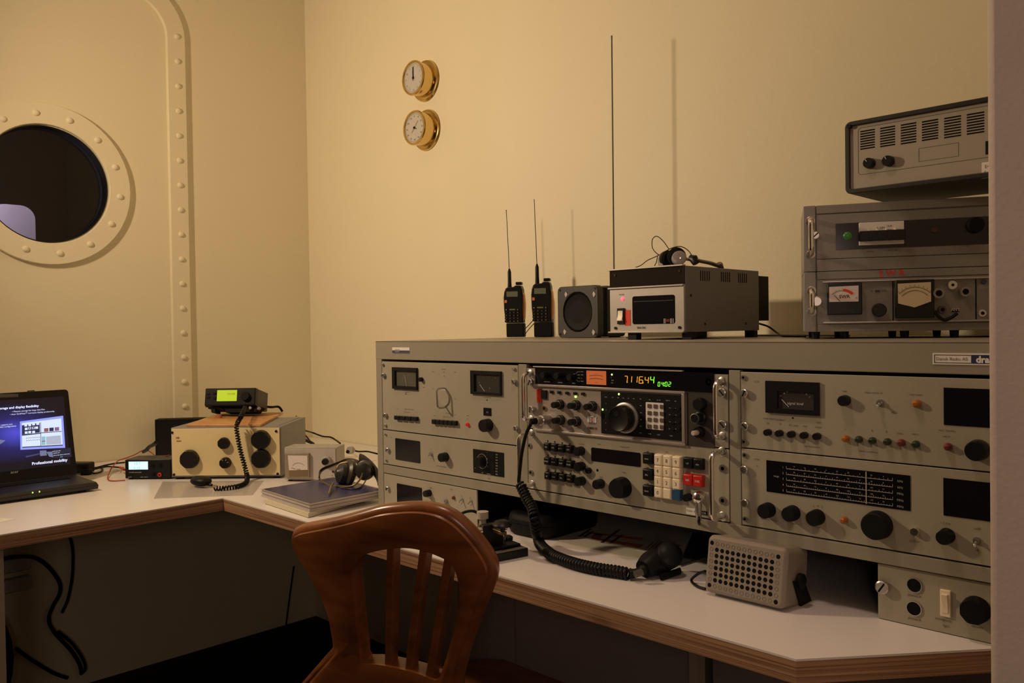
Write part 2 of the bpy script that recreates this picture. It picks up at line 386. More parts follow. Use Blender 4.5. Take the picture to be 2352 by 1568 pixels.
# ================================================================== THE DESK
TH = .034
e_ = .004; poly = [(WX+e_, -.6), (-2.168, -.6), (-2.168, 1.071), (-.52, 1.068), (-.344, 1.278), (-.205, 1.445), (-.19, WY-e_), (WX+e_, WY-e_)]
desk = Thing('corner_desk', 'L shaped desk with white top and plywood edge running round the room corner', 'desk', (0, 0, DZ))
desk.part('desktop', MB().slab(poly, -.003, 0), m_lam)
def inset(P, d=.0004): return P
desk.part('plywood_core', MB().slab(poly, -TH, -.003), m_edge)
def under(name, x0, x1, y0, y1, m, z1=-TH): return desk.part(name, MB().box(x0, x1, y0, y1, -DZ, z1), m)
yb = 1.45
xa = PY(1052, 1400, yb).x; xb = PY(1183, 1450, yb).x; xc = PY(1590, 1540, yb).x; xd = PY(1607, 1540, yb).x
under('support_panel', xa, xb-.002, yb, yb+.02, m_under)
under('support_panel', xb+.002, xc, yb, yb+.02, m_under)
under('support_post', xc, xd, yb-.012, yb+.02, mat('pale post paint', (.34, .29, .22), .7))
under('support_panel', xd, -.2, yb+.05, yb+.07, m_under)
under('support_post', xa-.02, xa, yb-.01, yb+.02, MATS['pale post paint'])
pl = PX(7, 1400, -2.20)
under('desk_leg', -2.225, -2.185, pl.y-.06, pl.y, MATS['pale post paint'])

# ================================================================== THE RACK CABINET
RY = 1.294; RTOP = CZ-.030
XL0, XL1 = -1.765, -1.741
BAY = [(-1.7385, -1.2552), (-1.2282, -.7492), (-.7250, -.2420)]
rk = Thing('rack_cabinet', 'long low grey equipment cabinet with three bays standing on the desk', 'cabinet', (0, RY, DZ))
H = RTOP-DZ
R_ = lambda z: z-DZ+CZ                          # height below the lens -> local
yB = WY-RY-.004
rk.part('top_cover', MB().box(XL0, -.215, 0, .004, R_(-.0762), H).box(XL0, -.215, 0, yB, H-.003, H), m_grey, bevel=.0012)
rk.part('side_panel', MB().box(XL0, XL1, .0005, yB, 0, H-.003), m_grey, bevel=.001)
rk.part('side_panel', MB().box(-.239, -.215, .0005, yB, 0, H-.003), m_grey, bevel=.001)
for x0, x1 in ((-1.2535, -1.2300), (-.7475, -.7265)):
    rk.part('divider_strip', MB().box(x0, x1, 0, .012, R_(-.3645), R_(-.079)), m_grey, bevel=.0008)
rk.part('bottom_rail', MB().box(XL1+.002, -.241, -.0005, .012, R_(-.3665), R_(-.3455)), m_grey, bevel=.001)
rk.part('bay_floor', MB().box(XL1+.002, -.241, .012, yB, R_(-.3665), R_(-.3615)), m_dark)
rk.part('back_panel', MB().box(XL1+.002, -.241, yB-.004, yB, 0, H-.004), m_dark)
# maker's plates
def plate(name, pts, body, strip, k):
    P = [rk.at(k, *q) for q in pts]
    return P
P = [rk.at('A', *q) for q in ((272, 180), (532, 182), (536, 270), (274, 266))]
o = rk.part('name_plate', MB().box(P[0][0], P[1][0], -.0012, 0, P[3][1], P[0][1]), m_white, label='small white and dark maker plate at the left')
rk.part('plate_band', MB().box(P[0][0]+.0005, P[1][0]-.0005, -.0016, -.0012, P[3][1]+.0005, (P[0][1]+P[3][1])/2), mat('dark label ink', (.05, .06, .09), .5), parent=o)
rk.text('elektronik', (P[0][0]*1.4+P[1][0]*.6)/2, P[0][1]-.0062, .0032, y=-.0018)
rk.text('SKANTI', (P[0][0]*1.4+P[1][0]*.6)/2, P[3][1]+.0025, .0035, m_wink, y=-.0018)
P = [rk.at('H', *q) for q in ((1230, 145), (1230, 330), (1865, 180), (2215, 180), (2160, 160), (1250, 320))]
px1 = P[3][0]+.004
o = rk.part('name_plate', MB().box(P[0][0], px1, -.0012, 0, P[1][1], P[0][1]), m_white, label='white maker plate with a dark blue end at the right')
b = .0035
o2 = rk.part('plate_border', MB().ring([(P[0][0]+b*.6, P[1][1]+b*.6), (P[2][0], P[1][1]+b*.6), (P[2][0], P[0][1]-b*.6), (P[0][0]+b*.6, P[0][1]-b*.6)],
        [(P[0][0]+b*.9, P[1][1]+b*.9), (P[2][0]-.0003, P[1][1]+b*.9), (P[2][0]-.0003, P[0][1]-b*.9), (P[0][0]+b*.9, P[0][1]-b*.9)], -.0015, -.001), m_ink, parent=o)
rk.part('plate_band', MB().box(P[2][0], px1-.002, -.0016, -.001, P[1][1]+b*.6, P[0][1]-b*.6), mat('navy label ink', (.02, .03, .10), .5), parent=o)
zc = (P[0][1]+P[1][1])/2
rk.text('Dansk Radio AS', (P[0][0]+P[2][0])/2, zc-.0021, .0046, y=-.0018)
rk.text('dra', (P[2][0]+px1)/2-.001, zc-.0045, .009, m_white, y=-.002, bold=.0006)

# ================================================================== THE CHAIR
Lp = PD(660, 1235, 1.60); Rp = PD(1145, 1300, 1.40)
U = Vector((Rp.x-Lp.x, Rp.y-Lp.y, 0)).normalized(); NR = Vector((U.y, -U.x, 0))        # NR: rearwards, towards the lens
if NR.dot(CAM-Lp) < 0: NR = -NR
rec = math.radians(11)
V = (Vector((0, 0, math.cos(rec)))+NR*math.sin(rec)).normalized(); NN = U.cross(V)
if NN.dot(NR) < 0: NN = -NN
O = (Lp+Rp)/2; Wd = (Rp-Lp).length/2
ch = Thing('wooden_chair', 'brown wooden chair with curved crest and three back slats before the desk', 'chair', (O.x+U.x*.0-NR.x*.2, O.y-NR.y*.2, 0), math.atan2(U.y, U.x))
def bow(u): return .030*(1-(u/.24)**2)
def c_hit(k, p, off=0):
    px, py = fx(k, *p); d = ray(px, py); h = 0
    for _ in range(6):
        q = CAM+d*(((O+NN*(h+off)-CAM).dot(NN))/d.dot(NN)); u = (q-O).dot(U); h = bow(u)
    return u, (q-O).dot(V)
def c_pt(u, v, n): return ch.loc(O+U*u+V*v+NN*(bow(u)+n))
outer = [(115, 385), (130, 345), (180, 322), (300, 298), (500, 258), (700, 205), (850, 165), (1000, 146), (1150, 140), (1290, 160), (1400, 205), (1500, 282), (1600, 390), (1690, 510),
         (1738, 610), (1735, 700), (1700, 790), (1660, 900), (1600, 1050), (1540, 1230), (1490, 1400), (1450, 1560), (1430, 1700),
         (1200, 1720), (900, 1720), (560, 1720), (250, 1690), (150, 1640), (300, 1570), (405, 1490), (450, 1400), (470, 1290), (455, 1180), (430, 1060), (390, 930), (330, 800), (250, 660), (165, 520), (120, 440)]
inner = [(612, 650), (625, 590), (665, 535), (720, 492), (800, 465), (890, 447), (1000, 435), (1120, 438), (1250, 468), (1390, 525), (1450, 570), (1490, 640), (1512, 730), (1522, 830), (1510, 950),
         (1480, 1100), (1440, 1250), (1385, 1430), (1330, 1545), (1200, 1500), (1080, 1465), (900, 1425), (780, 1408), (690, 1402), (680, 1300), (665, 1200), (650, 1080), (638, 960), (627, 820), (616, 730)]
oc = smooth_path([(*c_hit('Y', p), 0) for p in outer], 4, True); ic = smooth_path([(*c_hit('Y', p), 0) for p in inner], 4, True)
cc = sum((Vector(p) for p in ic), Vector())/len(ic)
def resample(C, n=120):
    A = [(math.atan2(p.y-cc.y, p.x-cc.x), p) for p in C]; out = []
    for i in range(n):
        a = -PI+2*PI*(i+.5)/n; best = None
        for j in range(len(C)):
            p, q = C[j], C[(j+1) % len(C)]; d = Vector((math.cos(a), math.sin(a)))
            e = (q-p).xy; den = d.x*(-e.y)+d.y*e.x
            if abs(den) < 1e-12: continue
            w_ = (p-cc).xy; tt = (w_.x*(-e.y)+w_.y*e.x)/den; ss = (d.x*w_.y-d.y*w_.x)/den
            if tt > 0 and -1e-6 <= ss <= 1+1e-6 and (best is None or tt > best[0]): best = (tt, cc.xy+d*tt)
        out.append(best[1] if best else Vector((cc.x, cc.y)))
    return out
ro, ri = resample(oc), resample(ic)
n = len(ro); T2 = .034
rings = []                                     # (outline, offset along the normal)
def grow(P, d):
    out = []
    for i in range(n):
        t_ = (P[(i+1) % n]-P[i-1]); nn = Vector((t_.y, -t_.x)); nn.normalize(); out.append(P[i]+nn*d)
    return out
prof = []
for f in (0, .25, .5, .75, 1): prof.append(([ri[i].lerp(ro[i], f) for i in range(n)], .003 if 0 < f < 1 else 0))
for a, b in ((.0016, -.0042), (.0055, -.0046), (.0105, -.0075), (.0138, -.013), (.0145, -.020), (.0115, -.028), (.006, -.0325), (.001, -T2)): prof.append((grow(ro, a), b))
for f in (.66, .33, 0): prof.append(([ri[i].lerp(ro[i], f) for i in range(n)], -T2))
mb = MB(); vs = []; fs = []
for P_, d in prof: vs += [c_pt(p.x, p.y, d) for p in P_]
m_ = len(prof)
for k in range(m_):
    for i in range(n):
        j = (i+1) % n; q = (k+1) % m_; fs.append((k*n+i, k*n+j, q*n+j, q*n+i))
mb.add(vs, fs)
ch.part('back_frame', mb, m_chair, ang=40)
for a, b in (((925, 425), (905, 1440)), ((1205, 440), (1075, 1480)), ((1415, 510), (1250, 1540))):
    p = c_hit('Y', a); q = c_hit('Y', b); vs = []
    for i in range(9):
        f = i/8; u = p[0]+(q[0]-p[0])*f; v = p[1]+(q[1]-p[1])*f; wv = .0075
        vs += [c_pt(u-wv, v, -.005), c_pt(u+wv, v, -.005), c_pt(u+wv, v, -.029), c_pt(u-wv, v, -.029)]
    fs = [(0, 1, 2, 3), (32, 33, 34, 35)]+[(4*i+k, 4*i+(k+1) % 4, 4*i+4+(k+1) % 4, 4*i+4+k) for i in range(8) for k in range(4)]
    ch.part('back_slat', MB().add(vs, fs), m_chair, bevel=.002)
# seat, arms' stubs and legs below the picture
sz = .40
seat = [(.20*math.cos(2*PI*i/40)*(1+.04*math.cos(4*PI*i/40))-.03, .21+.20*math.sin(2*PI*i/40)) for i in range(40)]
ch.part('seat', MB().slab(seat, sz-.03, sz), m_chair, bevel=.006)
for sx in (-1, 1):
    ch.part('leg', MB().tube([(sx*.13, .05, sz-.02), (sx*.17, -.0, .2), (sx*.20, -.03, 0)], [.019, .022, .015], 10), m_chair)
    ch.part('leg', MB().tube([(sx*.13, .32, sz-.02), (sx*.16, .36, .2), (sx*.19, .39, 0)], [.019, .022, .015], 10), m_chair)
bo = [c_pt(u, min(p.y for p in ro)+.01, -.017) for u in (-.10, .06)]
for q in bo: ch.part('back_stile', MB().tube([q, (q.x*1.1, q.y*.5+.02, sz+.02+(q.z-sz)*.4), (q.x*1.15, .03, sz-.01)], .017, 10), m_chair)
# ================================================================== RACK MODULES (each could be drawn out of its bay)
GRP = None
def module(name, label, bay, z1, z0, m=None, x1=None, th=.004, depth=.26, x0=None, y=RY):
    a, b = BAY[bay]; a = a if x0 is None else x0; b = b if x1 is None else x1
    t = Thing(name, label, 'radio unit', (a, y, CZ+z0)); t.w = b-a; t.h = z1-z0
    t.part('front_panel', MB().box(0, b-a, 0, th, 0, t.h), m or m_grey2, bevel=.0008)
    t.part('chassis', MB().box(.012, b-a-.012, th, depth, .004, t.h-.004), m_dark)
    return t
# ---- left bay, top
t = module('transmitter_unit', 'grey rack unit with two square meters and wire crank, top of left bay', 0, -.0815, -.2545)
t.meter('A', ((283, 475), (650, 487), (655, 820), (288, 797)), (.011, .002, .008, .009), mat('olive meter face', (.10, .095, .065), .4, var=.15, vscale=60), needle=((460, 600), (490, 760)))
t.meter('A', ((1457, 525), (1912, 540), (1920, 905), (1465, 875)), (.012, .004, .006, .008), mat('dark meter face', (.03, .028, .022), .4), needle=((1585, 735), (1660, 840)))
t.tx('A', 1735, 790, 'A', .003, m_wink, y=-.0012)
for i, q in enumerate(((1580, 705), (1638, 630), (1730, 610), (1818, 640), (1885, 715))): t.tx('A', *q, str(i), .0026, m_wink, y=-.0012)
t.knob('A', 715, 660, .0055, .009, mark=False)
x, z = t.at('A', 1050, 940)
t.part('tuning_dial', MB().lathe([(.020, 0), (.020, -.0012), (.0185, -.0022), (.0185, -.003)], x, z, 36), m_grey2)
c = [t.at('A', 1060, 790), t.at('A', 1075, 1075)]; o_ = .026
cr = t.part('crank_handle', MB().tube([(c[0][0], -.002, c[0][1]), (c[0][0], -o_*.4, c[0][1]+.001), (c[0][0], -o_*.8, c[0][1]), (c[0][0], -o_*.95, c[0][1]-.0022), (c[0][0], -o_, c[0][1]-.006), (c[1][0], -o_, c[1][1]+.006), (c[1][0], -o_*.95, c[1][1]+.0022), (c[1][0], -o_*.8, c[1][1]), (c[1][0], -o_*.4, c[1][1]-.001), (c[1][0], -.002, c[1][1])], .0022, 8), m_steel)
def keyrow(t, k, a, b, nk, h, dep, name, m, hz=None, txt=None):
    p, q = t.at(k, *a), t.at(k, *b); L = (q[0]-p[0])/nk
    for i in range(nk):
        x = p[0]+L*(i+.5); z = p[1]+(q[1]-p[1])*(i+.5)/nk
        o = t.inst(name, ('kr', round(L, 4), h, dep), lambda mb: mb.prism(rr(-L*.44, L*.44, -h/2, h/2, min(L, h)*.12, 2), -dep, 0), m, x, z, bevel=.0008)
        if txt: t.text(txt[i], x, z-.001, .0021, m_wink, y=-dep-.0003)
keyrow(t, 'A', (325, 1230), (670, 1250), 4, .010, .008, 'push_button', m_black)
keyrow(t, 'A', (890, 1290), (1260, 1315), 6, .011, .008, 'push_button', m_black)
t.lamp('A', 1390, 1338, .0047, m_rlamp, .007, 'indicator_lamp')
t.disp('A', ((1640, 1085), (1755, 1090), (1755, 1208), (1640, 1200)), 'scale_window', m_window)
t.tx('A', 1697, 1150, '1-2', .004, m_wink, y=-.0014)
t.knob('A', 1715, 1345, .0150, .020, mark=False)
t.screw('A', 110, 440, .004, .005, None); t.screw('A', 115, 600); t.screw('A', 145, 1200); t.screw('A', 150, 1352, .004, .005, None)
t.screw('A', 2075, 505, .004, .005, None); t.screw('A', 2075, 700, slot=2.2); t.screw('A', 2105, 1400, slot=2.0)
for u, v in ((473, 880), (1690, 970)):
    x, z = t.at('A', u, v); t.inst('hole', 'h', lambda mb: mb.lathe([(.0016, .001), (.0016, -.0003)], seg=10), m_dark, x, z)
for u, v, s_ in ((490, 850, 'supply volts'), (1040, 505, 'transmitter'), (880, 545, 'CW'), (1045, 550, 'SSB'), (1210, 550, 'AM'), (1045, 608, 'off'), (1700, 928, 'anode current'), (740, 775, 'volts'), (880, 800, 'R1'), (1215, 948, 'on'), (520, 1105, 'supply cathode current'), (1100, 1165, 'off   tune'), (1400, 1200, 'ready'), (1400, 1255, 'on')):
    t.tx('A', u, v, s_, .0027)
for u, v, s_ in ((490, 1150, 'A B C D R1 R2'), (350, 1100, 'PA'), (900, 1200, 'AE'), (1210, 1190, 'cal'), (1090, 1220, 'high med low test')): t.tx('A', u, v, s_, .0026, m_rink)
# ---- left bay, middle
t = module('coupler_unit', 'grey rack unit with blank dark window and black scale square, middle of left bay', 0, -.2570, -.3430)
t.disp('B', ((315, 300), (685, 345), (690, 675), (322, 620)), 'display_window', m_window, r=.002)
t.toggle('B', 855, 535, .0038)
t.knob('B', 1075, 580, .0112, .018, mark=False)
t.disp('B', ((1483, 465), (1942, 515), (1950, 885), (1490, 815)), 'scale_plate', m_black)
x, z = t.at('B', 1620, 645)
t.knob('B', 1625, 645, .012, .017, d=.001, mark=False)
rg = lambda r, n=32: [(x+r*math.cos(2*PI*i/n), z+r*math.sin(2*PI*i/n)) for i in range(n)]
t.part('scale_circle', MB().ring(rg(.0165), rg(.0160), -.0014, -.0008), m_wink)
t.disp('B', ((1797, 520), (1808, 521), (1808, 850), (1800, 850)), 'scale_line', m_dark, d=.0014)
for i in range(8): t.tx('B', 1840, 545+i*42, ('2182', '2190', '3023', '4125', '5680', '6215', '8291', '8364')[i], .0024, m_wink, y=-.0014)
for u, v, s_ in ((1697, 510, '1'), (1700, 610, '2'), (1705, 665, '3'), (1705, 720, '4'), (1625, 815, 'off'), (1720, 835, '500kHz'), (1520, 745, '6')): t.tx('B', u, v, s_, .0028, m_wink, y=-.0014)
t.ferrule('B', 175, 245, .0032); t.screw('B', 180, 480); t.ferrule('B', 190, 635, .0032)
for u, v, s_ in ((1000, 720, 'antenna  manual tuning'), (255, 290, 'AT'), (855, 460, 'on'), (855, 600, 'off'), (1720, 900, 'range')): t.tx('B', u, v, s_, .0027)
# ---- left bay, low panel under the rail
x1 = PY(*fx('B', 1537, 1200), RY).x
t = module('battery_unit', 'small grey unit with dark window under the left bay, behind chair', 0, -.3685, -.4525, x1=x1, depth=.2)
t.disp('B', ((335, 975), (712, 1045), (720, 1310), (350, 1300)), 'display_window', m_window, r=.002)
t.knob('B', 830, 1122, .0085, .016, mark=False, flute=.25); t.knob('B', 1075, 1245, .0068, .012, m_steel, mark=False)
t.lamp('B', 1180, 1195, .0042, m_rdull); t.toggle('B', 1318, 1220, .0035); t.toggle('B', 1452, 1248, .0035); t.screw('B', 180, 1060)
for u, v, s_ in ((850, 1040, 'mains'), (830, 1190, 'battery charge'), (1155, 1065, 'charge'), (915, 1262, 'fuse'), (1310, 1165, 'on'), (1310, 1278, 'off'), (1440, 1190, 'auto'), (1450, 1305, 'off')): t.tx('B', u, v, s_, .0026)
# ---- centre bay, transceiver
m_pinkalu = mat('pale transceiver metal', (.40, .345, .30), .4, .3)
t = module('transceiver', 'transceiver with orange lit meter and amber frequency digits in centre bay', 1, -.0870, -.2145, m_pinkalu)
m_bdark = mat('dark brown panel', (.045, .038, .032), .45)
P0 = t.at('C', 400, 180); P1 = t.at('D', 1885, 270); Pb = t.at('C', 405, 480)
wx0, wx1, wz1, wz0 = P0[0], P1[0], P0[1], Pb[1]
xf = t.at('D', 1345, 600)[0]
t.part('display_band', MB().box(wx0, wx1, -.003, .002, wz0, wz1), m_window)
def bar(name, x0, x1, z0, z1, d=.006, m=m_alu): return t.part(name, MB().box(x0, x1, -d, .002, z0, z1), m, bevel=.0006)
bar('trim_bar', wx0-.004, xf, wz1, wz1+.0026)
zm0 = t.at('C', 410, 520)[1]; zm1 = wz0
bar('trim_bar', wx0, xf+.004, zm0, zm1)
zb0 = t.at('C', 420, 1320)[1]; zb1 = t.at('C', 420, 1285)[1]
bar('trim_bar', wx0-.006, xf+.004, zb0, zb1)
xk0 = t.at('C', 1588, 900)[0]; xk1 = t.at('D', 1328, 1000)[0]
bar('trim_bar', xk1, xk1+.006, zb1, zm0)
kz1 = t.at('C', 1590, 612)[1]; kz0 = t.at('C', 1590, 1365)[1]
t.part('keypad_panel', MB().box(xk0, xk1-.0004, -.003, .002, kz0, kz1), m_black)
t.part('side_panel', MB().box(xk1+.008, wx1, -.0015, .002, zb0+.001, wz0-.001), m_bdark)
t.part('rack_ear', MB().box(wx1+.001, t.w, -.001, .002, 0, t.h), m_grey, bevel=.0006)
t.disp('C', ((415, 570), (505, 578), (505, 812), (415, 808)), 'red_tape', m_rtape, label='red tape flag')
t.disp('C', ((512, 590), (602, 595), (602, 752), (512, 748)), 'rocker_switch', m_black, d=.004)
for u, v in ((690, 627), (825, 635), (970, 645), (1115, 653), (1255, 660)):
    x, z = t.at('C', u, v); t.inst('slide_switch', 'ss', lambda mb: mb.box(-.0032, .0032, -.004, 0, -.0026, .0026), m_black, x, z)
t.lamp('C', 1110, 712, .0022, m_led_g, .003, 'led')
x, z = t.at('C', 560, 918); t.ferrule('C', 562, 920, .0052, m_brass, 'phone_jack')
for u, v in ((845, 848), (1137, 862), (1430, 882), (858, 1128), (1145, 1155)):
    t.knob('C', u, v, .0068, .024, mark=False, skirt=.0105, seg=28)
    x, z = t.at('C', u, v); rgk = [(.0072*math.cos(i*PI/12), .0072*math.sin(i*PI/12)) for i in range(24)]
    t.inst('knob_ring', 'kring', lambda mb: mb.ring(rgk, [(a*.9, b_*.9) for a, b_ in rgk], -.0098, -.0082), m_alu, x, z)
# three recessed dark knobs in the display band
for u, v in ((600, 320), (850, 330), (1080, 360)): t.knob('C', u, v, .0072, .016, m_matte, mark=False, ang=.4)
# orange meter
o, R4 = t.disp('C', ((1330, 238), (1684, 250), (1684, 505), (1330, 480)), 'lit_meter', m_mglow, d=.0036)
mx0, mx1, mz0, mz1 = R4; mcx = (mx0+mx1)/2; md = mat('meter scale ink', (.12, .02, .01), .7)
for k_ in (.62, .38):
    pts = [(mcx+(mx1-mx0)*.40*math.sin(a), -.0038, mz0+(mz1-mz0)*(k_+.06*math.cos(a*1.3))) for a in [i*.2-1 for i in range(11)]]
    t.part('scale_arc', MB().tube(pts, .00045, 5), md, parent=o)
t.text('1 3 5 7 9', mcx, mz0+(mz1-mz0)*.74, .0018, md, y=-.0039); t.text('S  RF  W', mcx, mz0+(mz1-mz0)*.12, .0018, md, y=-.0039); t.text('0 5 1 2', mcx, mz0+(mz1-mz0)*.50, .0017, md, y=-.0039)
# seven segment digits, leaning
SEG = {'0': 'abcdef', '1': 'bc', '2': 'abged', '4': 'fgbc', '6': 'afedcg', '7': 'abc'}
def digit(chh, x, z, w_, h_, th):
    mb = MB(); lean = .12
    def s_(x0, z0, x1, z1):
        mb.box(x+x0*w_+lean*h_*min(z0, z1), x+x1*w_+lean*h_*max(z0, z1), -.0042, -.0036, z+z0*h_, z+z1*h_) if False else None
        P = [(x0, z0), (x1, z1)]; q = [(x+a*w_+lean*h_*b_, z+b_*h_) for a, b_ in P]
        dx, dz = q[1][0]-q[0][0], q[1][1]-q[0][1]; L = math.hypot(dx, dz); nx, nz = -dz/L*th/2, dx/L*th/2; ex, ez = dx*.07, dz*.07
        mb.prism([(q[0][0]+ex+nx, q[0][1]+ez+nz), (q[1][0]-ex+nx, q[1][1]-ez+nz), (q[1][0]-ex-nx, q[1][1]-ez-nz), (q[0][0]+ex-nx, q[0][1]+ez-nz)], -.0040, -.0034)
    G_ = dict(a=(0, 1, 1, 1), b=(1, .5, 1, 1), c=(1, 0, 1, .5), d=(0, 0, 1, 0), e=(0, 0, 0, .5), f=(0, .5, 0, 1), g=(0, .5, 1, .5))
    for q in SEG[chh]: s_(*G_[q])
    return mb
A0 = t.at('D', 270, 452, .004); A1 = t.at('D', 700, 465, .004); hh = t.at('D', 270, 325, .004)[1]-A0[1]
us = ((268, 320), (375, 400), (475, 500), (535, 600), (640, 700)); vs_ = (455, 455, 458, 468, 470)
for i, chh in enumerate('71164'):
    if chh == '1': p = t.at('D', us[i][1]-45, vs_[i], .004); q = t.at('D', us[i][1], vs_[i], .004)
    else: p = t.at('D', us[i][0], vs_[i], .004); q = t.at('D', us[i][1], vs_[i], .004)
    t.part('digit', digit(chh, p[0]-.001, p[1], q[0]-p[0], hh*.9, .0011), m_seg_o)
for u, v in ((315, 452), (602, 462)):
    x, z = t.at('D', u, v, .004); t.inst('decimal_point', 'dp', lambda mb: mb.box(-.0009, .0009, -.004, -.0034, -.0009, .0009), m_seg_o, x, z)
p = t.at('D', 738, 470, .004); q = t.at('D', 800, 470, .004); t.part('digit', digit('4', p[0]-.001, p[1], q[0]-p[0], hh*.95, .0013), m_seg_g)
for (u0, u1), chh in zip(((873, 905), (940, 968), (1000, 1035), (1063, 1100)), '0402'):
    p = t.at('D', u0, 524, .004); q = t.at('D', u1, 524, .004); t.part('digit', digit(chh, p[0]-.0005, p[1], q[0]-p[0], hh*.58, .0009), m_seg_g)
for v in (470, 515):
    x, z = t.at('D', 985, v, .004); t.inst('colon_dot', 'cd', lambda mb: mb.box(-.0006, .0006, -.004, -.0034, -.0006, .0006), m_seg_g, x, z)
t.lamp('C', 1772, 313, .0021, m_led_g, .0045, 'led')
for u, v, s_ in ((1775, 362, 'X'), (1800, 415, 'SPLIT'), (1790, 460, 'VOX'), (620, 440, 'NOTCH GAIN'), (855, 455, 'PASSBAND'), (1098, 468, 'METER'), (1248, 260, 'FWD'), (1250, 316, 'SWR'), (1242, 378, 'Ic'), (1253, 432, 'PROC')): t.tx('C', u, v, s_, .0019, m_wink, y=-.0034)
for a, b_ in (((1140, 300), (1165, 262)), ((1165, 262), (1215, 262)), ((1165, 318), (1215, 318)), ((1165, 375), (1215, 375)), ((1150, 405), (1170, 432)), ((1170, 432), (1215, 432)), ((1050, 310), (1120, 298))):
    p, q = t.at('C', *a), t.at('C', *b_); t.part('meter_line', MB().tube([(p[0], -.0032, p[1]), (q[0], -.0032, q[1])], .0003, 4), m_wink)
for u, v in ((690, 595), (825, 603), (965, 612), (1110, 622), (1255, 630), (710, 960), (1010, 975), (1250, 990), (1400, 1000), (880, 1250), (1140, 1275)): t.tx('C', u, v, ('PROC', 'ALC', 'ATT', 'NB', 'AGC', 'MIC', 'DRIVE', 'RF', 'AF', 'SPEED  DELAY', 'VOX')[(u+v) % 11], .0019)
t.tx('C', 1415, 1195, 'TEN-TEC', .0030, m_ink, bold=.0001); t.tx('C', 1415, 1278, 'OMNI VI', .0046, mat('black print', (.02, .02, .02), .6), bold=.0002)
lx, lz = t.at('C', 1412, 1120); lg = MB()
for dx in (-.011, -.0085, -.0045, .0045, .0075, .0095): lg.box(lx+dx, lx+dx+.0014, -.0012, 0, lz-.006, lz+.006)
lg.box(lx-.0085, lx-.0030, -.0012, 0, lz+.0048, lz+.006); lg.box(lx-.0045, lx+.0059, -.0012, 0, lz+.0048, lz+.006); lg.box(lx+.0075, lx+.0125, -.0012, 0, lz+.0048, lz+.006)
o = t.part('maker_emblem', lg, m_white); o['kind'] = 'stuff'
t.part('emblem_dot', MB().lathe([(.0042, 0), (.0042, -.0013)], lx+.0005, lz-.001, 20), mat('pink print', (.45, .22, .2), .6))
# main tuning knob
x, z = t.at('C', 2020, 1090, .003)
o = t.part('tuning_skirt', MB().lathe([(.0295, -.003), (.0295, -.007), (.027, -.0085), (.0245, -.0085)], x, z, 48), m_alu)
t.part('tuning_knob', MB().lathe([(.0248, -.006), (.0250, -.012), (.0242, -.026), (.0228, -.028), (.0216, -.0272)], x, z, 48), m_black)
t.part('finger_dimple', MB().lathe([(.0052, -.0270), (.0056, -.0277), (.0045, -.0279), (.002, -.0273)], x-.004, z+.009, 16), m_matte)
t.lamp('C', 1898, 665, .0023, m_led_g, .0045, 'led'); t.lamp('C', 1606, 942, .0023, m_led_g, .0045, 'led')
# number label sheet with its keys
o, (kx0, kx1, kk0, kk1) = t.disp('D', ((672, 808), (994, 822), (994, 1318), (676, 1280)), 'number_sheet', m_white, d=.0036, r=.002)
m_kbr = mat('brown key', (.11, .075, .06), .5)
for i, u in enumerate((722, 830, 945)):
    for j, v in enumerate((880, 1006, 1125, 1246)):
        v += i*7; x, z = t.at('D', u, v, .004)
        t.inst('key', 'nk', lambda mb: mb.prism(rr(-.0042, .0042, -.0037, .0037, .0008, 2), -.0052, -.0030), m_kbr, x, z)
        t.tx('D', u, v-48, str(1+i+3*j) if j < 3 else '.0E'[i], .0016, m_kbr, y=-.0039)
for u in (1145, 1250):
    for j, v in enumerate((918, 1043, 1168, 1293)):
        x, z = t.at('D', u, v, .003); t.inst('key', 'sk', lambda mb: mb.box(-.003, .003, -.0045, -.002, -.0028, .0028), m_matte, x, z)
for u, v, s_ in [(1105, 910, 'MO'), (1203, 915, 'M1'), (1100, 1032, 'VM'), (1205, 1038, 'CLR'), (1105, 1158, 'SLP'), (1203, 1166, 'UP'), (1098, 1283, 'LK'), (1207, 1288, 'DN'), (580, 870, 'REV'), (585, 998, 'A=B'), (585, 1120, 'A/B'), (580, 1240, 'SPLT'), (580, 1360, 'XMT'), (740, 1377, 'ENTER'), (903, 1392, 'CLEAR'), (1130, 1413, 'SPEED'), (740, 765, 'VFO'), (905, 772, 'RIT  XIT'), (1070, 778, 'NOTCH'), (1205, 790, 'OFF'), (575, 750, 'FIX')]: t.tx('D', u, v, s_, .0017, m_wink, y=-.0034)
for u, v, s_ in ((1675, 715, 'TUNE'), (1800, 722, 'CW'), (1895, 726, 'LSB'), (1990, 733, 'USB'), (2085, 740, 'FM'), (2180, 745, 'FSK'), (1678, 830, '1.8'), (1680, 945, '3.5'), (1668, 1070, '7'), (1675, 1180, '14'), (1680, 1300, '21')): t.tx('C', u, v, s_, .0017, m_wink, y=-.0034)
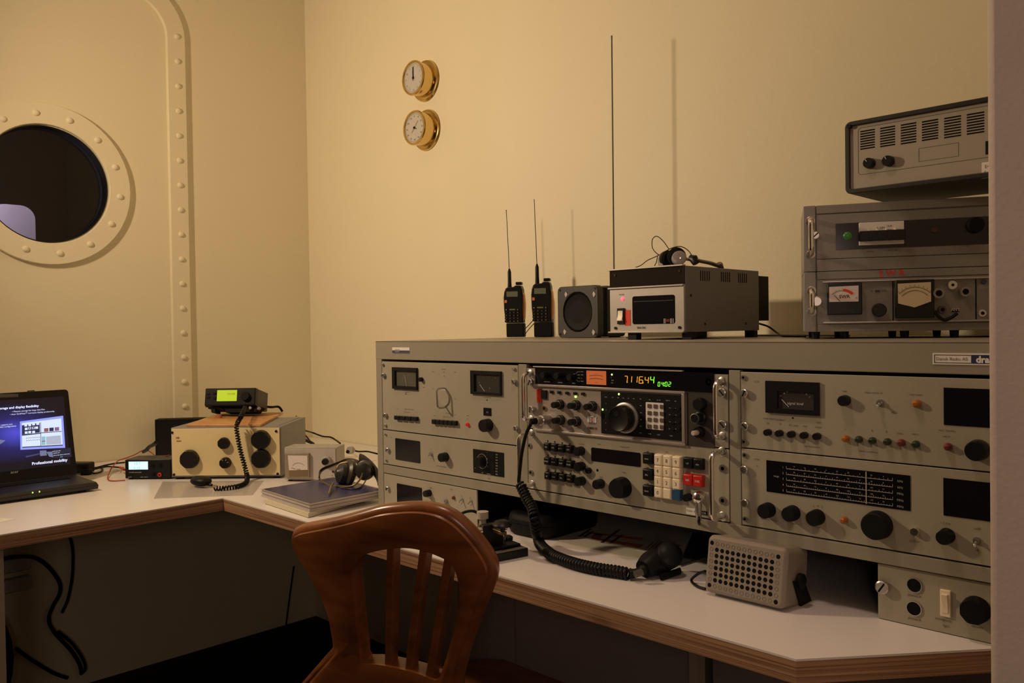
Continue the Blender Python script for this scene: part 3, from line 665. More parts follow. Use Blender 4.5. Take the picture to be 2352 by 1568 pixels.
# small unit at the right of the transceiver
t.knob('D', 1665, 840, .0115, .014, m_black, d=.001, mark=False)
t.knob('D', 1650, 1085, .0085, .021, m_black, d=.001, mark=False, skirt=.0125)
x, z = t.at('D', 1540, 1090, .0225); rgb = [(x+.0082*math.cos(i*PI/12), z+.0094*math.sin(i*PI/12)) for i in range(24)]
t.part('knob_rim', MB().lathe([(.0087, -.020), (.0087, -.0222), (.0078, -.0224), (.0078, -.0215)], *t.at('D', 1650, 1085), 24), m_steel)
t.knob('D', 1640, 1345, .0105, .010, m_black, d=.001, mark=False); x, z = t.at('D', 1640, 1345); t.part('knob_cap', MB().lathe([(.0044, -.010), (.0044, -.024), (.0036, -.0255)], x, z, 16), mat('pale pink plastic', (.6, .5, .46), .4))
t.ferrule('D', 1800, 445, .0062, m_brass, 'phone_jack'); t.lamp('D', 1730, 485, .0014, m_steel, .003, 'rivet')
t.screw('C', 272, 455, .0078, .010, slot=1.1); t.screw('C', 290, 945, .0078, .010, slot=1.5)
t.screw('D', 2010, 640, .0082, .008, slot=-.8); t.screw('D', 2020, 1220, .0082, .008, slot=-.75)
t.text('I', *t.at('C', 318, 205), .006, m_rtape, y=-.0012)
t.handle('C', (300, 292), (318, 1120), out=.024); t.handle('C', t.at('D', 2035, 435), t.at('D', 2035, 1435)) if False else None
a = t.at('D', 2038, 437); b = t.at('D', 2040, 1428)
def handle_xz(t, a, b, out=.028, r=.0045):
    x = (a[0]+b[0])/2; c_ = .012; P = [(x, 0, a[1])]
    for i in range(6): k_ = i/5*PI/2; P.append((x, -(out-c_)-c_*math.sin(k_), a[1]-c_*(1-math.cos(k_))))
    for i in range(6): k_ = PI/2-i/5*PI/2; P.append((x, -(out-c_)-c_*math.sin(k_), b[1]+c_*(1-math.cos(k_))))
    P.append((x, 0, b[1])); o = t.part('handle', MB().tube(P, r, 10), m_chrome)
    for q in (a[1], b[1]): t.inst('washer', 'hw', lambda mb: mb.lathe([(.0085, 0), (.0085, -.0012), (.007, -.002)], seg=18), m_steel, x, q, parent=o)
handle_xz(t, a, b, out=.024)
# ---- centre bay, receiver
t = module('receiver', 'grey receiver with cream number keys and two red keys in centre bay', 1, -.2165, -.3430)
labs = (('SSB', 'AM', 'RTTY', 'CW'), ('WIDE', 'INTM', 'NAR', 'VNAR'), ('off', 'slow', 'fast', 'man'))
kb = lambda w_, h_, d_, f=.86: (lambda mb: mb.add([(sx*w_/2*s, y, sz*h_/2*s) for y, s in ((0, 1), (-d_*.75, .97), (-d_, f)) for sx, sz in ((-1, -1), (1, -1), (1, 1), (-1, 1))],
     [(0, 1, 2, 3), (11, 10, 9, 8)]+[(4*k+i, 4*k+(i+1) % 4, 4*k+4+(i+1) % 4, 4*k+4+i) for k in range(2) for i in range(4)]))
def key(t, k, u, v, w_, h_, d_, m, txt=None, tm=None, ts=.0028, name='key'):
    x, z = t.at(k, u, v, d_)
    o = t.inst(name, ('key', w_, h_, d_), kb(w_, h_, d_), m, x, z, bevel=.0014)
    if txt: t.text(txt, x, z-ts/2, ts, tm or m_wink, y=-d_-.0003)
for r_, (row, us_, vs__) in enumerate(zip(labs, ((578, 705, 838, 975), (583, 710, 845, 985), (590, 715, 850, 990)), ((362, 376, 393, 410), (620, 637, 656, 680), (885, 897, 918, 940)))):
    for i in range(4):
        key(t, 'E', us_[i], vs__[i], .0158, .0165, .012, m_black, row[i], ts=.0030)
        x, z = t.at('E', us_[i]+35, vs__[i]-108+i*2); t.inst('index_dot', 'id', lambda mb: mb.lathe([(.0016, 0), (.0016, -.0006)], seg=10), m_dark, x, z)
for u, v, r_ in ((1225, 430, .0095), (1235, 705, .0095), (1240, 970, .0095), (1575, 1020, .0100)): t.knob('E', u, v, r_, .018, mark=False)
t.knob('E', 1365, 783, .0062, .008, mark=False); x, z = t.at('E', 1508, 780); t.inst('hole', 'h2', lambda mb: mb.lathe([(.0026, .001), (.0026, -.0004)], seg=12), m_dark, x, z)
t.knob('E', 1975, 1085, .0205, .024, m_matte, mark=False, flute=.09, seg=24)
o, R4 = t.disp('E', ((1400, 372), (2285, 465), (2288, 722), (1400, 612)), 'display_window', m_window, r=.003)
t.ferrule('E', 292, 335, .0056); t.ferrule('E', 318, 818, .0056); t.ferrule('F', 2048, 590, .0070); t.ferrule('F', 2048, 1168, .0070)
for v, s_, dv in ((415, 'scan', 0), (705, 'bfo', 0), (995, 'tune', 0)):
    key(t, 'F', 665, v, .0205, .0215, .011, m_black, s_, ts=.0036)
    x, z = t.at('F', 690, v-118); t.inst('index_dot', 'id', lambda mb: mb.lathe([(.0016, 0), (.0016, -.0006)], seg=10), m_dark, x, z)
m_kt = mat('key print', (.12, .085, .05), .6)
for r_, (row, vv) in enumerate((('789', (440, 457, 477)), ('456', (638, 656, 680)), ('123', (830, 853, 875)), ('0.', (1025, 1048)))):
    for i, chh in enumerate(row): key(t, 'F', (865, 1025, 1192)[i], vv[i], .0178, .0208, .012, m_ivory, chh, m_kt, .0068)
key(t, 'F', 1190, 1065, .0190, .0225, .010, m_blue)
key(t, 'F', 1400, 497, .0195, .0205, .011, m_black, 'rcl', ts=.0036); key(t, 'F', 1580, 518, .0195, .0205, .011, m_black, 'sto', ts=.0036)
key(t, 'F', 1400, 800, .0195, .0215, .011, m_red, '500', m_white, .0036); key(t, 'F', 1575, 822, .0195, .0215, .011, m_red, '2182', m_white, .0036)
t.knob('F', 1440, 1105, .0072, .014, mark=False)
x, z = t.at('F', 1600, 1115, .012)
t.part('plug', MB().lathe([(.008, 0), (.0105, -.004), (.0112, -.012), (.009, -.018), (.004, -.021)], x, z, 20), m_chrome)
t.part('plug_sleeve', MB().tube([(x, -.012, z-.008), (x+.001, -.014, z-.028), (x+.001, -.012, z-.040)], [.0062, .0058, .0042], 12), m_steel)
t.disp('F', ((1385, 1292), (1588, 1322), (1590, 1448), (1385, 1405)), 'paper_label', m_white); t.tx('F', 1470, 1352, 'Comm. A', .0032, y=-.0014)
t.disp('F', ((1668, 1350), (1765, 1365), (1765, 1435), (1668, 1425)), 'dark_label', m_black); t.tx('F', 1715, 1393, 'OK', .0042, m_wink, y=-.0014)
for k_, u, v, s_ in (('E', 1220, 305, 'bandwidth'), ('E', 1230, 585, 'agc'), ('E', 1200, 845, 'dim'), ('E', 1540, 310, 'meter'), ('E', 2000, 360, 'frequency kHz'), ('E', 1990, 815, 'tuning'), ('E', 1580, 905, 'af gain'), ('F', 1035, 292, 'key'), ('F', 1530, 965, 'emergency')): t.tx(k_, u, v, s_, .0027)
handle_xz(t, t.at('E', 325, 118), t.at('E', 335, 1035), out=.040); handle_xz(t, t.at('F', 2030, 290), t.at('F', 2045, 1455), out=.037)
# ---- right bay, top
t = module('signal_unit', 'grey rack unit with signal level meter and row of small lamps, top of right bay', 2, -.0815, -.2105)
o, (mx0, mx1, mz0, mz1) = t.meter('G', ((575, 530), (1448, 553), (1450, 1100), (580, 1045)), (.021, .008, .008, .016), mat('dim meter face', (.035, .03, .028), .4), needle=((830, 835), (945, 958)))
for i, s_ in enumerate(('10', '8', '6', '5', '4', '2', '1', '0', 'x')):
    u, v = ((810, 775), (868, 730), (918, 708), (975, 690), (1035, 683), (1098, 690), (1165, 712), (1232, 748), (1285, 790))[i]; t.tx('G', u, v, s_, .0029, m_wink, y=-.0009)
t.tx('G', 1050, 898, 'signal level', .0046, m_wink, y=-.0009)
t.ferrule('G', 205, 475); t.ferrule('G', 215, 1525); t.screw('G', 195, 735, .0072, .009, slot=1.1); t.screw('G', 205, 1275, .0072, .009, slot=-.7)
x, z = t.at('G', 1005, 1138); t.inst('hole', 'h', lambda mb: mb.lathe([(.0016, .001), (.0016, -.0003)], seg=10), m_dark, x, z)
t.knob('G', 1870, 850, .0088, .013, mark=False)
for u, v in ((615, 1370), (805, 1385), (1003, 1400), (1210, 1418), (1420, 1434)): t.knob('G', u, v, .0058, .011, mark=False)
for k_, u, v, m in (('G', 1860, 1478, m_amber), ('G', 2075, 1492, m_gdark), ('G', 2295, 1512, m_gdark), ('J', 228, 88, m_gdark), ('J', 475, 106, m_glamp if 0 else m_gdark), ('J', 705, 122, m_rdull), ('J', 940, 146, m_gdark), ('J', 1470, 188, m_rdull)): t.lamp(k_, u, v, .0056, m, .010, 'push_lamp')
t.lamp('H', 955, 978, .0062, m_amber, .010, 'push_lamp'); t.toggle('H', 372, 962, .0045)
p = t.at('H', 1410, 710); q = t.at('H', 1410, 1318)
t.part('display_window', MB().box(p[0], p[0]+.098, -.001, .003, q[1], p[1]), m_window)
t.knob('J', 1985, 232, .0150, .020, mark=False)
for k_, u, v, s_ in (('G', 415, 540, 'A-70'), ('G', 1855, 695, 'tune'), ('H', 265, 792, 'mains switch on'), ('H', 395, 1115, 'off') if 0 else ('H', 575, 1112, 'off'), ('H', 955, 822, 'tune meter'), ('G', 620, 1145, 'meter switch'), ('G', 805, 1165, 'oscillator'), ('G', 600, 1222, 'RF'), ('G', 800, 1235, 'IF'), ('G', 1020, 1255, 'AC mains'), ('G', 1205, 1268, 'batt'), ('G', 1425, 1205, 'tune'), ('G', 1425, 1282, 'Lamps'), ('G', 1862, 1315, '1'), ('G', 2308, 1345, '2'), ('H', 235, 1415, '3'), ('H', 470, 1430, '4'), ('H', 690, 1455, 'level'), ('H', 945, 1468, 'alarm'), ('H', 1460, 1410, 'test / battery'), ('H', 1455, 1505, 'alarm'), ('I', 1320, 178, 'dial illumination'), ('J', 170, 258, 'alarm conditions')): t.tx(k_, u, v, s_, .0030)
# ---- right bay, tuning receiver with long dial
t = module('dial_receiver', 'grey receiver with long black frequency dial and big round knob, right bay', 2, -.2125, -.3430)
p0 = t.at('I', 575, 400); p1 = t.at('I', 578, 912); q0 = t.at('J', 862, 636)
dz1, dz0, dx0, dx1 = p0[1], p1[1], p0[0], q0[0]
o = t.part('dial_window', MB().box(dx0, dx1, -.001, .003, dz0, dz1), m_window)
sx0 = t.at('I', 905, 600)[0]; sx1 = t.at('J', 575, 800)[0]; Hh = dz1-dz0
m_scale = mat('pale scale print', (.42, .40, .35), .6)
for i, f in enumerate((.80, .62, .44, .255, .075)):
    z = dz0+Hh*f; mb = MB().box(sx0, sx1, -.0014, -.001, z-.0004, z+.0004); nt_ = (26, 44, 34, 48, 40)[i]
    for k_ in range(nt_+1):
        x = sx0+(sx1-sx0)*k_/nt_; hh_ = .0042 if k_ in (0, nt_) else (.0032 if k_ % 5 == 0 else .0017); mb.box(x-.00025, x+.00025, -.0014, -.001, z, z+hh_)
    q = t.part('tuning_scale', mb, m_scale); q['kind'] = 'stuff'
    t.text(str(i+1), sx0-.006, z, .0034, m_scale, y=-.0012); t.text(('kHz', 'kHz', 'MHz', 'MHz', 'MHz')[i], sx1+.011, z-.001, .0036, m_scale, y=-.0012)
    for k_ in range(9): t.text(str((14, 16, 18, 2, 22, 25, 3, 35, 4)[k_]*(i+1)), sx0+(sx1-sx0)*(.08+.105*k_), z+.0036, .0022, m_scale, y=-.0012)
t.text('range', (dx0+sx0)/2, dz0+Hh*.5, .0032, m_scale, y=-.0012)
xp = t.at('J', 146, 800)[0]; t.part('dial_pointer', MB().box(xp-.0007, xp+.0007, -.0022, -.0014, dz0+.002, dz1-.001), mat('pale pointer', (.5, .47, .42), .4))
for u, v in ((615, 1213), (1015, 1262), (1415, 1330)): t.knob('I', u, v, .0128, .020, m_matte, mark=False)
t.lamp('I', 1832, 1388, .0058, m_amber, .010, 'push_lamp')
t.knob('J', 345, 1455, .0218, .020, m_matte, mark=False, seg=40)
p = t.at('z', 1886, 36); t.knob('z', 1886, 36, .0066, .008, m_chrome, mark=False, name='phone_jack'); t.knob('z', 2020, 56, .0115, .018, m_matte, mark=False, flute=.12); t.toggle('z', 2150, 78, .0042)
p = t.at('J', 1405, 690); q = t.at('J', 1400, 1300)
t.part('display_window', MB().box(p[0], p[0]+.100, -.001, .003, q[1], p[1]), m_window)
t.ferrule('I', 225, 318); t.screw('I', 195, 562, .0072, .009, slot=None); t.screw('I', 205, 1110, .0072, .009, slot=None); t.ferrule('I', 230, 1362)
for k_, u, v, s_ in (('I', 420, 390, 'M 95'), ('I', 420, 500, 'T'), ('I', 630, 1372, 'sidetone / volume'), ('I', 1010, 1432, 'rf gain'), ('I', 1410, 1495, 'range'), ('I', 1345, 1150, '3'), ('I', 1415, 1150, '4'), ('I', 1485, 1168, '5'), ('J', 1430, 1430, '1 2 3 4'), ('J', 1990, 1510, 'on'), ('z', 1880, 78, 'phones'), ('z', 2150, 25, 'auto'), ('z', 2150, 118, 'off')): t.tx(k_, u, v, s_, .0032)
# ---- right bay, power panel on the desk
z0 = PY(*fx('L', 1000, 1337), RY+.006).z-CZ
x0 = PY(*fx('L', 330, 700), RY+.006).x
t = module('power_unit', 'small grey unit with ivory rocker switch under the right bay', 2, -.3690, -.4530, x0=x0, depth=.2, y=RY+.006)
t.screw('L', 385, 710, .0102, .010, slot=1.0)
for u, v in ((930, 665), (925, 1045)):
    x, z = t.at('L', u, v); rg_ = [(.0115*math.cos(i*PI/14), .0115*math.sin(i*PI/14)) for i in range(28)]
    o = t.inst('socket', 'sk1', lambda mb: mb.ring(rg_, [(a*.86, b_*.86) for a, b_ in rg_], -.002, .001), m_steel, x, z)
    t.inst('socket_hole', 'sk2', lambda mb: mb.lathe([(.0099, .001), (.0099, -.0012)], seg=24), m_dark, 0, 0, parent=o)
o, (sx0, sx1, sz0, sz1) = t.disp('L', ((1362, 728), (1532, 750), (1530, 1190), (1358, 1160)), 'rocker_switch', m_ivory, d=.004, bevel=.001)
cx = (sx0+sx1)/2; w_ = (sx1-sx0)*.31; zc = (sz0+sz1)/2; hz = (sz1-sz0)*.36
t.part('rocker', MB().add([(x, y, z) for x in (cx-w_, cx+w_) for y, z in ((-.003, zc-hz), (-.0048, zc-hz), (-.0055, zc), (-.010, zc+hz), (-.003, zc+hz))], [(0, 1, 2, 3, 4), (9, 8, 7, 6, 5)]+[(i, (i+1) % 5, (i+1) % 5+5, i+5) for i in range(5)]), m_ivory, parent=o, bevel=.0006)
t.knob('L', 1945, 1062, .0195, .018, m_matte, mark=False, flute=.06, seg=24)
for u, v, s_ in ((930, 835, 'phones A'), (930, 1215, 'phones B'), (1400, 1225, 'emergency'), (1450, 1330, 'light'), (1960, 1345, 'dimmer')): t.tx('L', u, v, s_, .0036)
# ================================================================== THINGS ON TOP OF THE CABINET
def face(n): return Vector((0, -1, 0)).rotation_difference(Vector(n).normalized()).to_matrix().to_4x4()
def disc(mb, c, n, prof, seg=24): return mb.lathe(prof, seg=seg, M=Matrix.Translation(Vector(c)) @ face(n))
def helix(path, R, r, turns, seg=6, per=10):
    P = smooth_path(path, 12); L = [0]
    for i in range(1, len(P)): L.append(L[-1]+(P[i]-P[i-1]).length)
    out = []; N_ = int(turns*per); j = 0; prev = None
    for k in range(N_+1):
        s_ = L[-1]*k/N_
        while j < len(L)-2 and L[j+1] < s_: j += 1
        f = (s_-L[j])/max(L[j+1]-L[j], 1e-9); p = P[j].lerp(P[j+1], f); t_ = (P[j+1]-P[j]).normalized()
        a = prev if prev is not None else (Vector((1, 0, 0)) if abs(t_.x) < .8 else Vector((0, 1, 0)))
        a = (a-t_*a.dot(t_)).normalized(); prev = a; b_ = t_.cross(a); w_ = 2*PI*k/per
        out.append(p+a*(math.cos(w_)*R)+b_*(math.sin(w_)*R))
    return MB().tube(out, r, seg)
# ---- brass gauges on the back wall
def gauge(name, label, u, v, rough, hands):
    px, py = fx('T', u, v); P = PY(px, py, WY-.004)
    t = Thing(name, label, 'gauge', (P.x, WY, P.z), 0)
    t.part('mounting_flange', MB().lathe([(.072, 0), (.0735, -.003), (.071, -.008), (.062, -.011), (.060, -.011)], seg=48), m_brass)
    t.part('case', MB().lathe([(.058, -.009), (.058, -.050), (.0605, -.052), (.0615, -.057), (.0595, -.0615), (.0535, -.0615), (.052, -.057)], seg=48), m_brass)
    f = t.part('dial', MB().lathe([(.0535, -.055), (.0535, -.0575)], seg=40), mat('aged white dial', (.52, .49, .44), .5, var=.12, vscale=50))
    for k_ in range(12):
        a = k_*PI/6; t.text('1' if 0 else str((k_ or 12) if hands == 2 else k_*10), .041*math.sin(a), .041*math.cos(a)-.0035, .006, m_ink, y=-.0579)
    rgo = [(.049*math.cos(i*PI/20), .049*math.sin(i*PI/20)) for i in range(40)]
    t.part('minute_ring', MB().ring(rgo, [(a*.985, b_*.985) for a, b_ in rgo], -.0579, -.057), m_ink, parent=f)
    t.part('hub', MB().lathe([(.0045, -.0575), (.0045, -.0605)], seg=14), m_black)
    return t
t = gauge('brass_clock', 'upper round brass gauge on the wall with its black hand pointing up', 565, 430, .2, 2)
t.part('hand', MB().box(-.0017, .0017, -.0602, -.0592, -.004, .038), m_black)
t.part('hand', MB().box(-.0012, .0012, -.0610, -.0604, -.010, .026), m_black)
t = gauge('brass_barometer', 'lower round brass gauge on the wall with a thin slanting needle', 582, 1168, .2, 1)
o = t.part('hand', MB().box(-.0008, .0008, -.0602, -.0592, -.022, .030), m_brass); o.rotation_euler = (0, .75, 0)
o = t.part('hand', MB().box(-.0012, .0012, -.0610, -.0604, -.004, .013), m_black); o.rotation_euler = (0, 2.0, 0)
# ---- two hand radios
def walkie(label, px, py, h, whip, lean):
    P = PZ(px, py, RTOP); k_ = 1.845/P.y; 
    P = PY(px, py, 1.845)
    t = Thing('hand_radio', label, 'radio', (P.x, 1.845, RTOP), math.radians(30), 'hand radios on the cabinet')
    F = lambda u, v: ((u-245)*.000278, (1490-v)*.000283*h)
    body = [F(*q) for q in ((150, 1335), (132, 1190), (128, 1060), (136, 1000), (152, 962), (175, 948), (245, 946), (262, 930), (325, 932), (340, 975), (345, 1050), (340, 1200), (348, 1335))]
    t.part('body', MB().prism(body, -.016, .016), m_black, bevel=.003)
    t.part('battery', MB().prism([F(*q) for q in ((153, 1488), (351, 1488), (349, 1337), (151, 1337))], -.013, .018), m_matte, bevel=.003)
    for s_ in (-1, 1):
        gr = [F(245+s_*(q-245), v) for q, v in ((335, 985), (352, 1040), (358, 1130), (352, 1280), (343, 1322), (338, 1300))]
        t.part('side_grip', MB().prism(gr, -.011, .014), m_orange, bevel=.002, label='orange side grip')
    x0, z1 = F(165, 995); x1, z0 = F(292, 1052)
    t.part('screen', MB().box(x0, x1, -.0168, -.015, z0, z1), mat('grey green lcd', (.16, .19, .13), .3))
    x, z = F(157, 1103); t.part('call_button', MB().box(x-.004, x+.004, -.0175, -.015, z-.0045, z+.0045), mat('salmon button', (.7, .22, .10), .5), bevel=.001)
    for c_ in range(4):
        for r_ in range(5):
            if r_ == 0 and c_ in (1, 2): continue
            x, z = F(160+c_*43, 1192+r_*31)
            t.inst('key', 'wk', lambda mb: mb.box(-.0048, .0048, -.0174, -.015, -.0034, .0034), m_matte, x, z)
            t.text('MABC'[c_] if r_ == 0 else '123A456B789C*0#D'[(r_-1)*4+c_], x, z-.0016, .0034, mat('lit key print', (.75, .8, .85), .5) if r_ == 0 else mat('reddish key print', (.55, .30, .25), .6), y=-.0178)
    x, z = F(185, 1190); t.part('band_bar', MB().box(F(195, 0)[0], F(262, 0)[0], -.0174, -.015, z-.002, z+.002), mat('olive print', (.18, .17, .07), .5))
    a = F(187, 952); b_ = F(186, 745); c_ = F(186-lean, 745-whip)
    t.part('antenna_base', MB().tube([(a[0], 0, a[1]-.004), (a[0], 0, a[1]+.02), (b_[0], 0, b_[1]-.01), (b_[0], 0, b_[1])], [.0068, .0058, .0056, .0022], 12), m_rubber)
    t.part('antenna_whip', MB().tube([(b_[0], 0, b_[1]-.002), (c_[0], 0, c_[1]-.003), (c_[0], 0, c_[1])], [.0011, .0010, .0016], 6), m_black)
    k = F(296, 925); t.part('volume_knob', MB().add([], []).prism(rr(k[0]-.0095, k[0]+.0095, k[1], k[1]+.009, .002, 2), -.009, .009), m_black, bevel=.001)
    return t
w1 = walkie('left black and orange hand radio, shorter whip antenna', 1184, 773, 1.0, 637, 24)
w2 = walkie('right black and orange hand radio, taller, beside black speaker', 1248, 773, 1.035, 655, 20)
p = lambda u, v, y: PY(*fx('R', u, v), y)
cable('radio_lead', [p(345, 1412, 1.85), p(395, 1362, 1.86), p(450, 1300, 1.86)], .0012, m_rubber, 'thin black lead between the two hand radios, upper', 'cable')
cable('radio_lead', [p(345, 1470, 1.85), p(395, 1405, 1.86), p(455, 1340, 1.86)], .0012, m_rubber, 'thin black lead between the two hand radios, lower', 'cable')
# ---- square speaker
t = Thing('square_speaker', 'square black speaker with round grille beside the silver power supply', 'speaker', (-1.4955, 1.70, RTOP), 0)
sw, sh = .1385, .137
t.part('front_frame', MB().ring(rr(0, sw, .0005, sh, .013), [(sw/2+.049*math.cos(q), sh/2+.053*math.sin(q)) for q in [PI/4*0+2*PI*(i+.5)/20+0 for i in range(20)]], -.001, .022), mat('charcoal plastic', (.035, .034, .032), .5), bevel=.002)
t.part('grille', MB().lathe([(.0505, .004), (.052, .002), (.049, -.002), (.047, .0015), (.03, .004), (.01, .005)], sw/2, sh/2, 40), m_matte)
t.part('rear_box', MB().box(.010, sw-.004, .0225, .040, .006, sh-.006), m_matte)
t.part('mesh_back', MB().prism(rr(.002, sw, .002, sh-.001, .008), .040, .115), mat('dark woven mesh', (.06, .058, .052), .6, bump=1, bscale=500), bevel=.003)
for u, v in ((788, 1040), (1085, 1038), (775, 1436), (1080, 1440)):
    x, z = t.at('R', u, v); o = t.inst('corner_clip', 'cc', lambda mb: mb.add([(-.006, -.0015, 0), (0, -.0035, .007), (.006, -.0015, 0), (0, -.003, -.009), (-.006, .001, 0), (0, .001, .007), (.006, .001, 0), (0, .001, -.009)], [(0, 1, 3), (1, 2, 3), (0, 4, 5, 1), (1, 5, 6, 2), (2, 6, 7, 3), (3, 7, 4, 0)]), m_steel if v < 1100 else m_alu, x, z)
for x, z in ((.009, .010), (sw-.009, .010), (.009, sh-.009), (sw-.009, sh-.009)): t.inst('screw', 'ssc', lambda mb: mb.lathe([(.0035, 0), (.003, -.0022)], seg=12), m_black, x, z)
# ---- power supply
PYF = 1.46; a = PY(1403, 764, PYF); b_ = PY(1574, 763, PYF)
t = Thing('power_supply', 'grey power supply with silver front, red light and dark window on cabinet', 'power supply', (a.x, PYF, RTOP), 0)
W_ = b_.x-a.x; zb = a.z-RTOP; L_ = lambda u, v, d=0: t.at('Q', u, v, d); zt_ = L_(1085, 437)[1]; dp = .306
m_psg = mat('grey hammered paint', (.16, .15, .135), .5, bump=.2, bscale=300)
t.part('case', MB().box(.001, W_, .004, dp, zb, zt_-.001), m_psg, bevel=.001)
zm = L_(600, 722)[1]
t.part('front_panel', MB().box(0, W_-.001, -.002, .004, zb, zm), m_alu, bevel=.0008)
t.part('dark_visor', MB().box(.001, W_-.002, -.003, .004, zm+.003, zt_-.001), mat('smoked visor', (.02, .016, .013), .16, spec=.5))
for z in (zt_-.0016, zm-.001, zb-.0005): t.part('trim_bar', MB().box(-.003, W_-.001, -.006, .006, z, z+.0032), m_alu, bevel=.0006)
wn, (x0, x1, z0, z1) = t.disp('Q', ((415, 835), (962, 828), (962, 1195), (415, 1200)), 'window', m_window, d=.0025, r=.005)
t.part('window_shelf', MB().box(x0+.004, x1-.004, -.0028, -.0024, z1-.012, z1-.0105), mat('dim olive plate', (.03, .03, .022), .4), parent=wn)
t.lamp('Q', 277, 874, .0042, m_led_r, .005, 'indicator_lamp')
o, (x0, x1, z0, z1) = t.disp('Q', ((228, 998), (318, 990), (318, 1200), (228, 1200)), 'switch_frame', m_black, d=.006, bevel=.001)
cx = (x0+x1)/2; t.part('rocker', MB().add([(x, y, z) for x in (cx-.0062, cx+.0062) for y, z in ((-.005, z0+.006), (-.011, z0+.008), (-.0075, (z0+z1)/2), (-.0068, z1-.006), (-.005, z1-.005))], [(0, 1, 2, 3, 4), (9, 8, 7, 6, 5)]+[(i, (i+1) % 5, (i+1) % 5+5, i+5) for i in range(5)]), m_ivory, parent=o)
t.disp('Q', ((320, 1018), (391, 1018), (391, 1222), (320, 1215)), 'red_tape', m_rtape, d=.0026, label='red tape flag')
t.tx('Q', 530, 1245, 'TEN-TEC', .0042, m_ink, y=-.0025, bold=.0002); t.tx('Q', 275, 820, 'POWER', .0030, m_ink, y=-.0025)
x, z = t.at('Q', 868, 1158, .003); mb = MB()
for dx in (-.011, -.0082, .0048, .0078, .0115): mb.box(x+dx, x+dx+.0011, -.0034, -.0025, z-.005, z+.005)
o = t.part('maker_emblem', mb, m_wink); o['kind'] = 'stuff'
t.part('emblem_dot', MB().box(x-.0055, x+.0030, -.0034, -.0025, z-.002, z+.004), m_rdull)
for u, v in ((200, 1250), (1022, 1242), (1022, 515), (195, 572)): 
    x, z = t.at('Q', u, v); t.inst('screw', 'psc', lambda mb: mb.lathe([(.0034, 0), (.0030, -.0045)], seg=12), m_black, x, z)
for g_, f in enumerate((.19, .46, .70)):
    for i in range(5):
        y = dp*f+i*.0085; t.part('vent_slit', MB().box(W_-.0005, W_+.0004, y, y+.0028, zt_-.030, zt_-.009), m_dark)
for y, z in ((.022, zb+.075), (.075, zb+.016), (.245, zb+.016)): t.inst('side_screw', 'pss', lambda mb: mb.box(0, .0012, -.0025, .0025, -.0025, .0025), m_black, W_, z, y=y)
t.part('heat_sink', MB().box(.01, W_-.001, dp, dp+.048, zb+.022, zt_-.012), m_matte)
for x, y in ((.055, .012), (W_-.004, .02), (.055, dp-.03), (W_-.004, dp-.03)):
    t.inst('foot', 'pf', lambda mb: mb.lathe([(.011, 0), (.009, .0+.0)], seg=4) if 0 else mb.box(-.011, .011, -.009, .009, 0, zb), m_rubber, x, 0, y=y)
ztop = RTOP+zt_
# ---- whip antenna behind it
wy = 1.80; A0 = PY(1410, 640, wy); A1 = PY(1405, 82, wy)
w = Thing('whip_antenna', 'tall thin dark whip aerial standing behind the silver power supply', 'antenna', (A0.x, wy, RTOP), 0)
q = w.loc(A1); w.part('rod', MB().tube([(.0, 0, .012), (q.x, 0, q.z-.012), (q.x, 0, q.z)], [.0021, .0019, .0022], 8), mat('grey rod', (.14, .115, .12), .4))
w.part('foot', MB().lathe([(.016, 0), (.016, -.006), (.006, -.012)], seg=16, M=Matrix.Rotation(-PI/2, 4, 'X')), m_black)
# ---- silver headphones lying on it
hy = 1.60
h = Thing('silver_headphones', 'headphones with silver ear cups lying on top of the power supply', 'headphones', (*PY(*fx('Q', 900, 440), hy).xy, ztop), 0)
Hq = lambda u, v, y=hy: h.loc(PY(*fx('Q', u, v), y))
cn = (.75, -.62, .12)
c1 = Hq(1010, 347, 1.585); c2 = Hq(790, 375, 1.60)
m_slv = mat('silver plastic', (.42, .40, .39), .35, .3)
for c_ in (c1,): h.part('ear_cup', disc(MB(), c_, cn, [(.0145, .012), (.0160, .002), (.0155, -.003), (.011, -.0045), (.006, -.0045)]), m_slv)
h.part('ear_cushion', disc(MB(), c1-Vector((.0165, -.0145, -.004)), cn, [(.012, .010), (.0205, .006), (.0215, -.003), (.017, -.006)]), m_matte)
h.part('ear_cup', disc(MB(), c2, (-.5, -.85, .1), [(.0150, .014), (.0170, .004), (.0165, -.003), (.011, -.006)]), m_slv)
h.part('ear_cushion', disc(MB(), c2+Vector((.012, .004, .002)), (.9, -.4, 0), [(.012, .010), (.0185, .006), (.019, -.004), (.014, -.008)]), m_matte)
h.part('cup_arm', MB().tube([c1+Vector((.005, -.004, -.001)), Hq(1090, 362), Hq(1190, 372)], [.002, .0035, .004], 8), m_slv)
h.part('hinge', MB().tube([Hq(1150, 345), Hq(1195, 360), Hq(1225, 420)], [.007, .010, .008], 10), m_black)
h.part('headband', MB().tube([Hq(1180, 362), Hq(1260, 385, 1.61), Hq(1400, 412, 1.64), Hq(1515, 452, 1.66)], .0042, 8, flat=.012), mat('dark brown vinyl', (.13, .10, .07), .4))
h.part('headband_end', MB().tube([Hq(1512, 430, 1.66), Hq(1540, 448, 1.665), Hq(1545, 482, 1.66)], .0065, 10, flat=.013), MATS['dark brown vinyl'])
h.part('lead', MB().tube(smooth_path([Hq(880, 240), Hq(800, 130), Hq(720, 70), Hq(665, 110), Hq(665, 220), Hq(740, 305), Hq(840, 325)], 8), .0011, 6), m_rubber)
h.part('lead', MB().tube(smooth_path([Hq(1180, 330), Hq(1120, 250), Hq(1030, 202), Hq(930, 215), Hq(830, 262), Hq(730, 320), Hq(600, 380), Hq(520, 440), Hq(440, 474)], 8), .0011, 6), m_rubber)
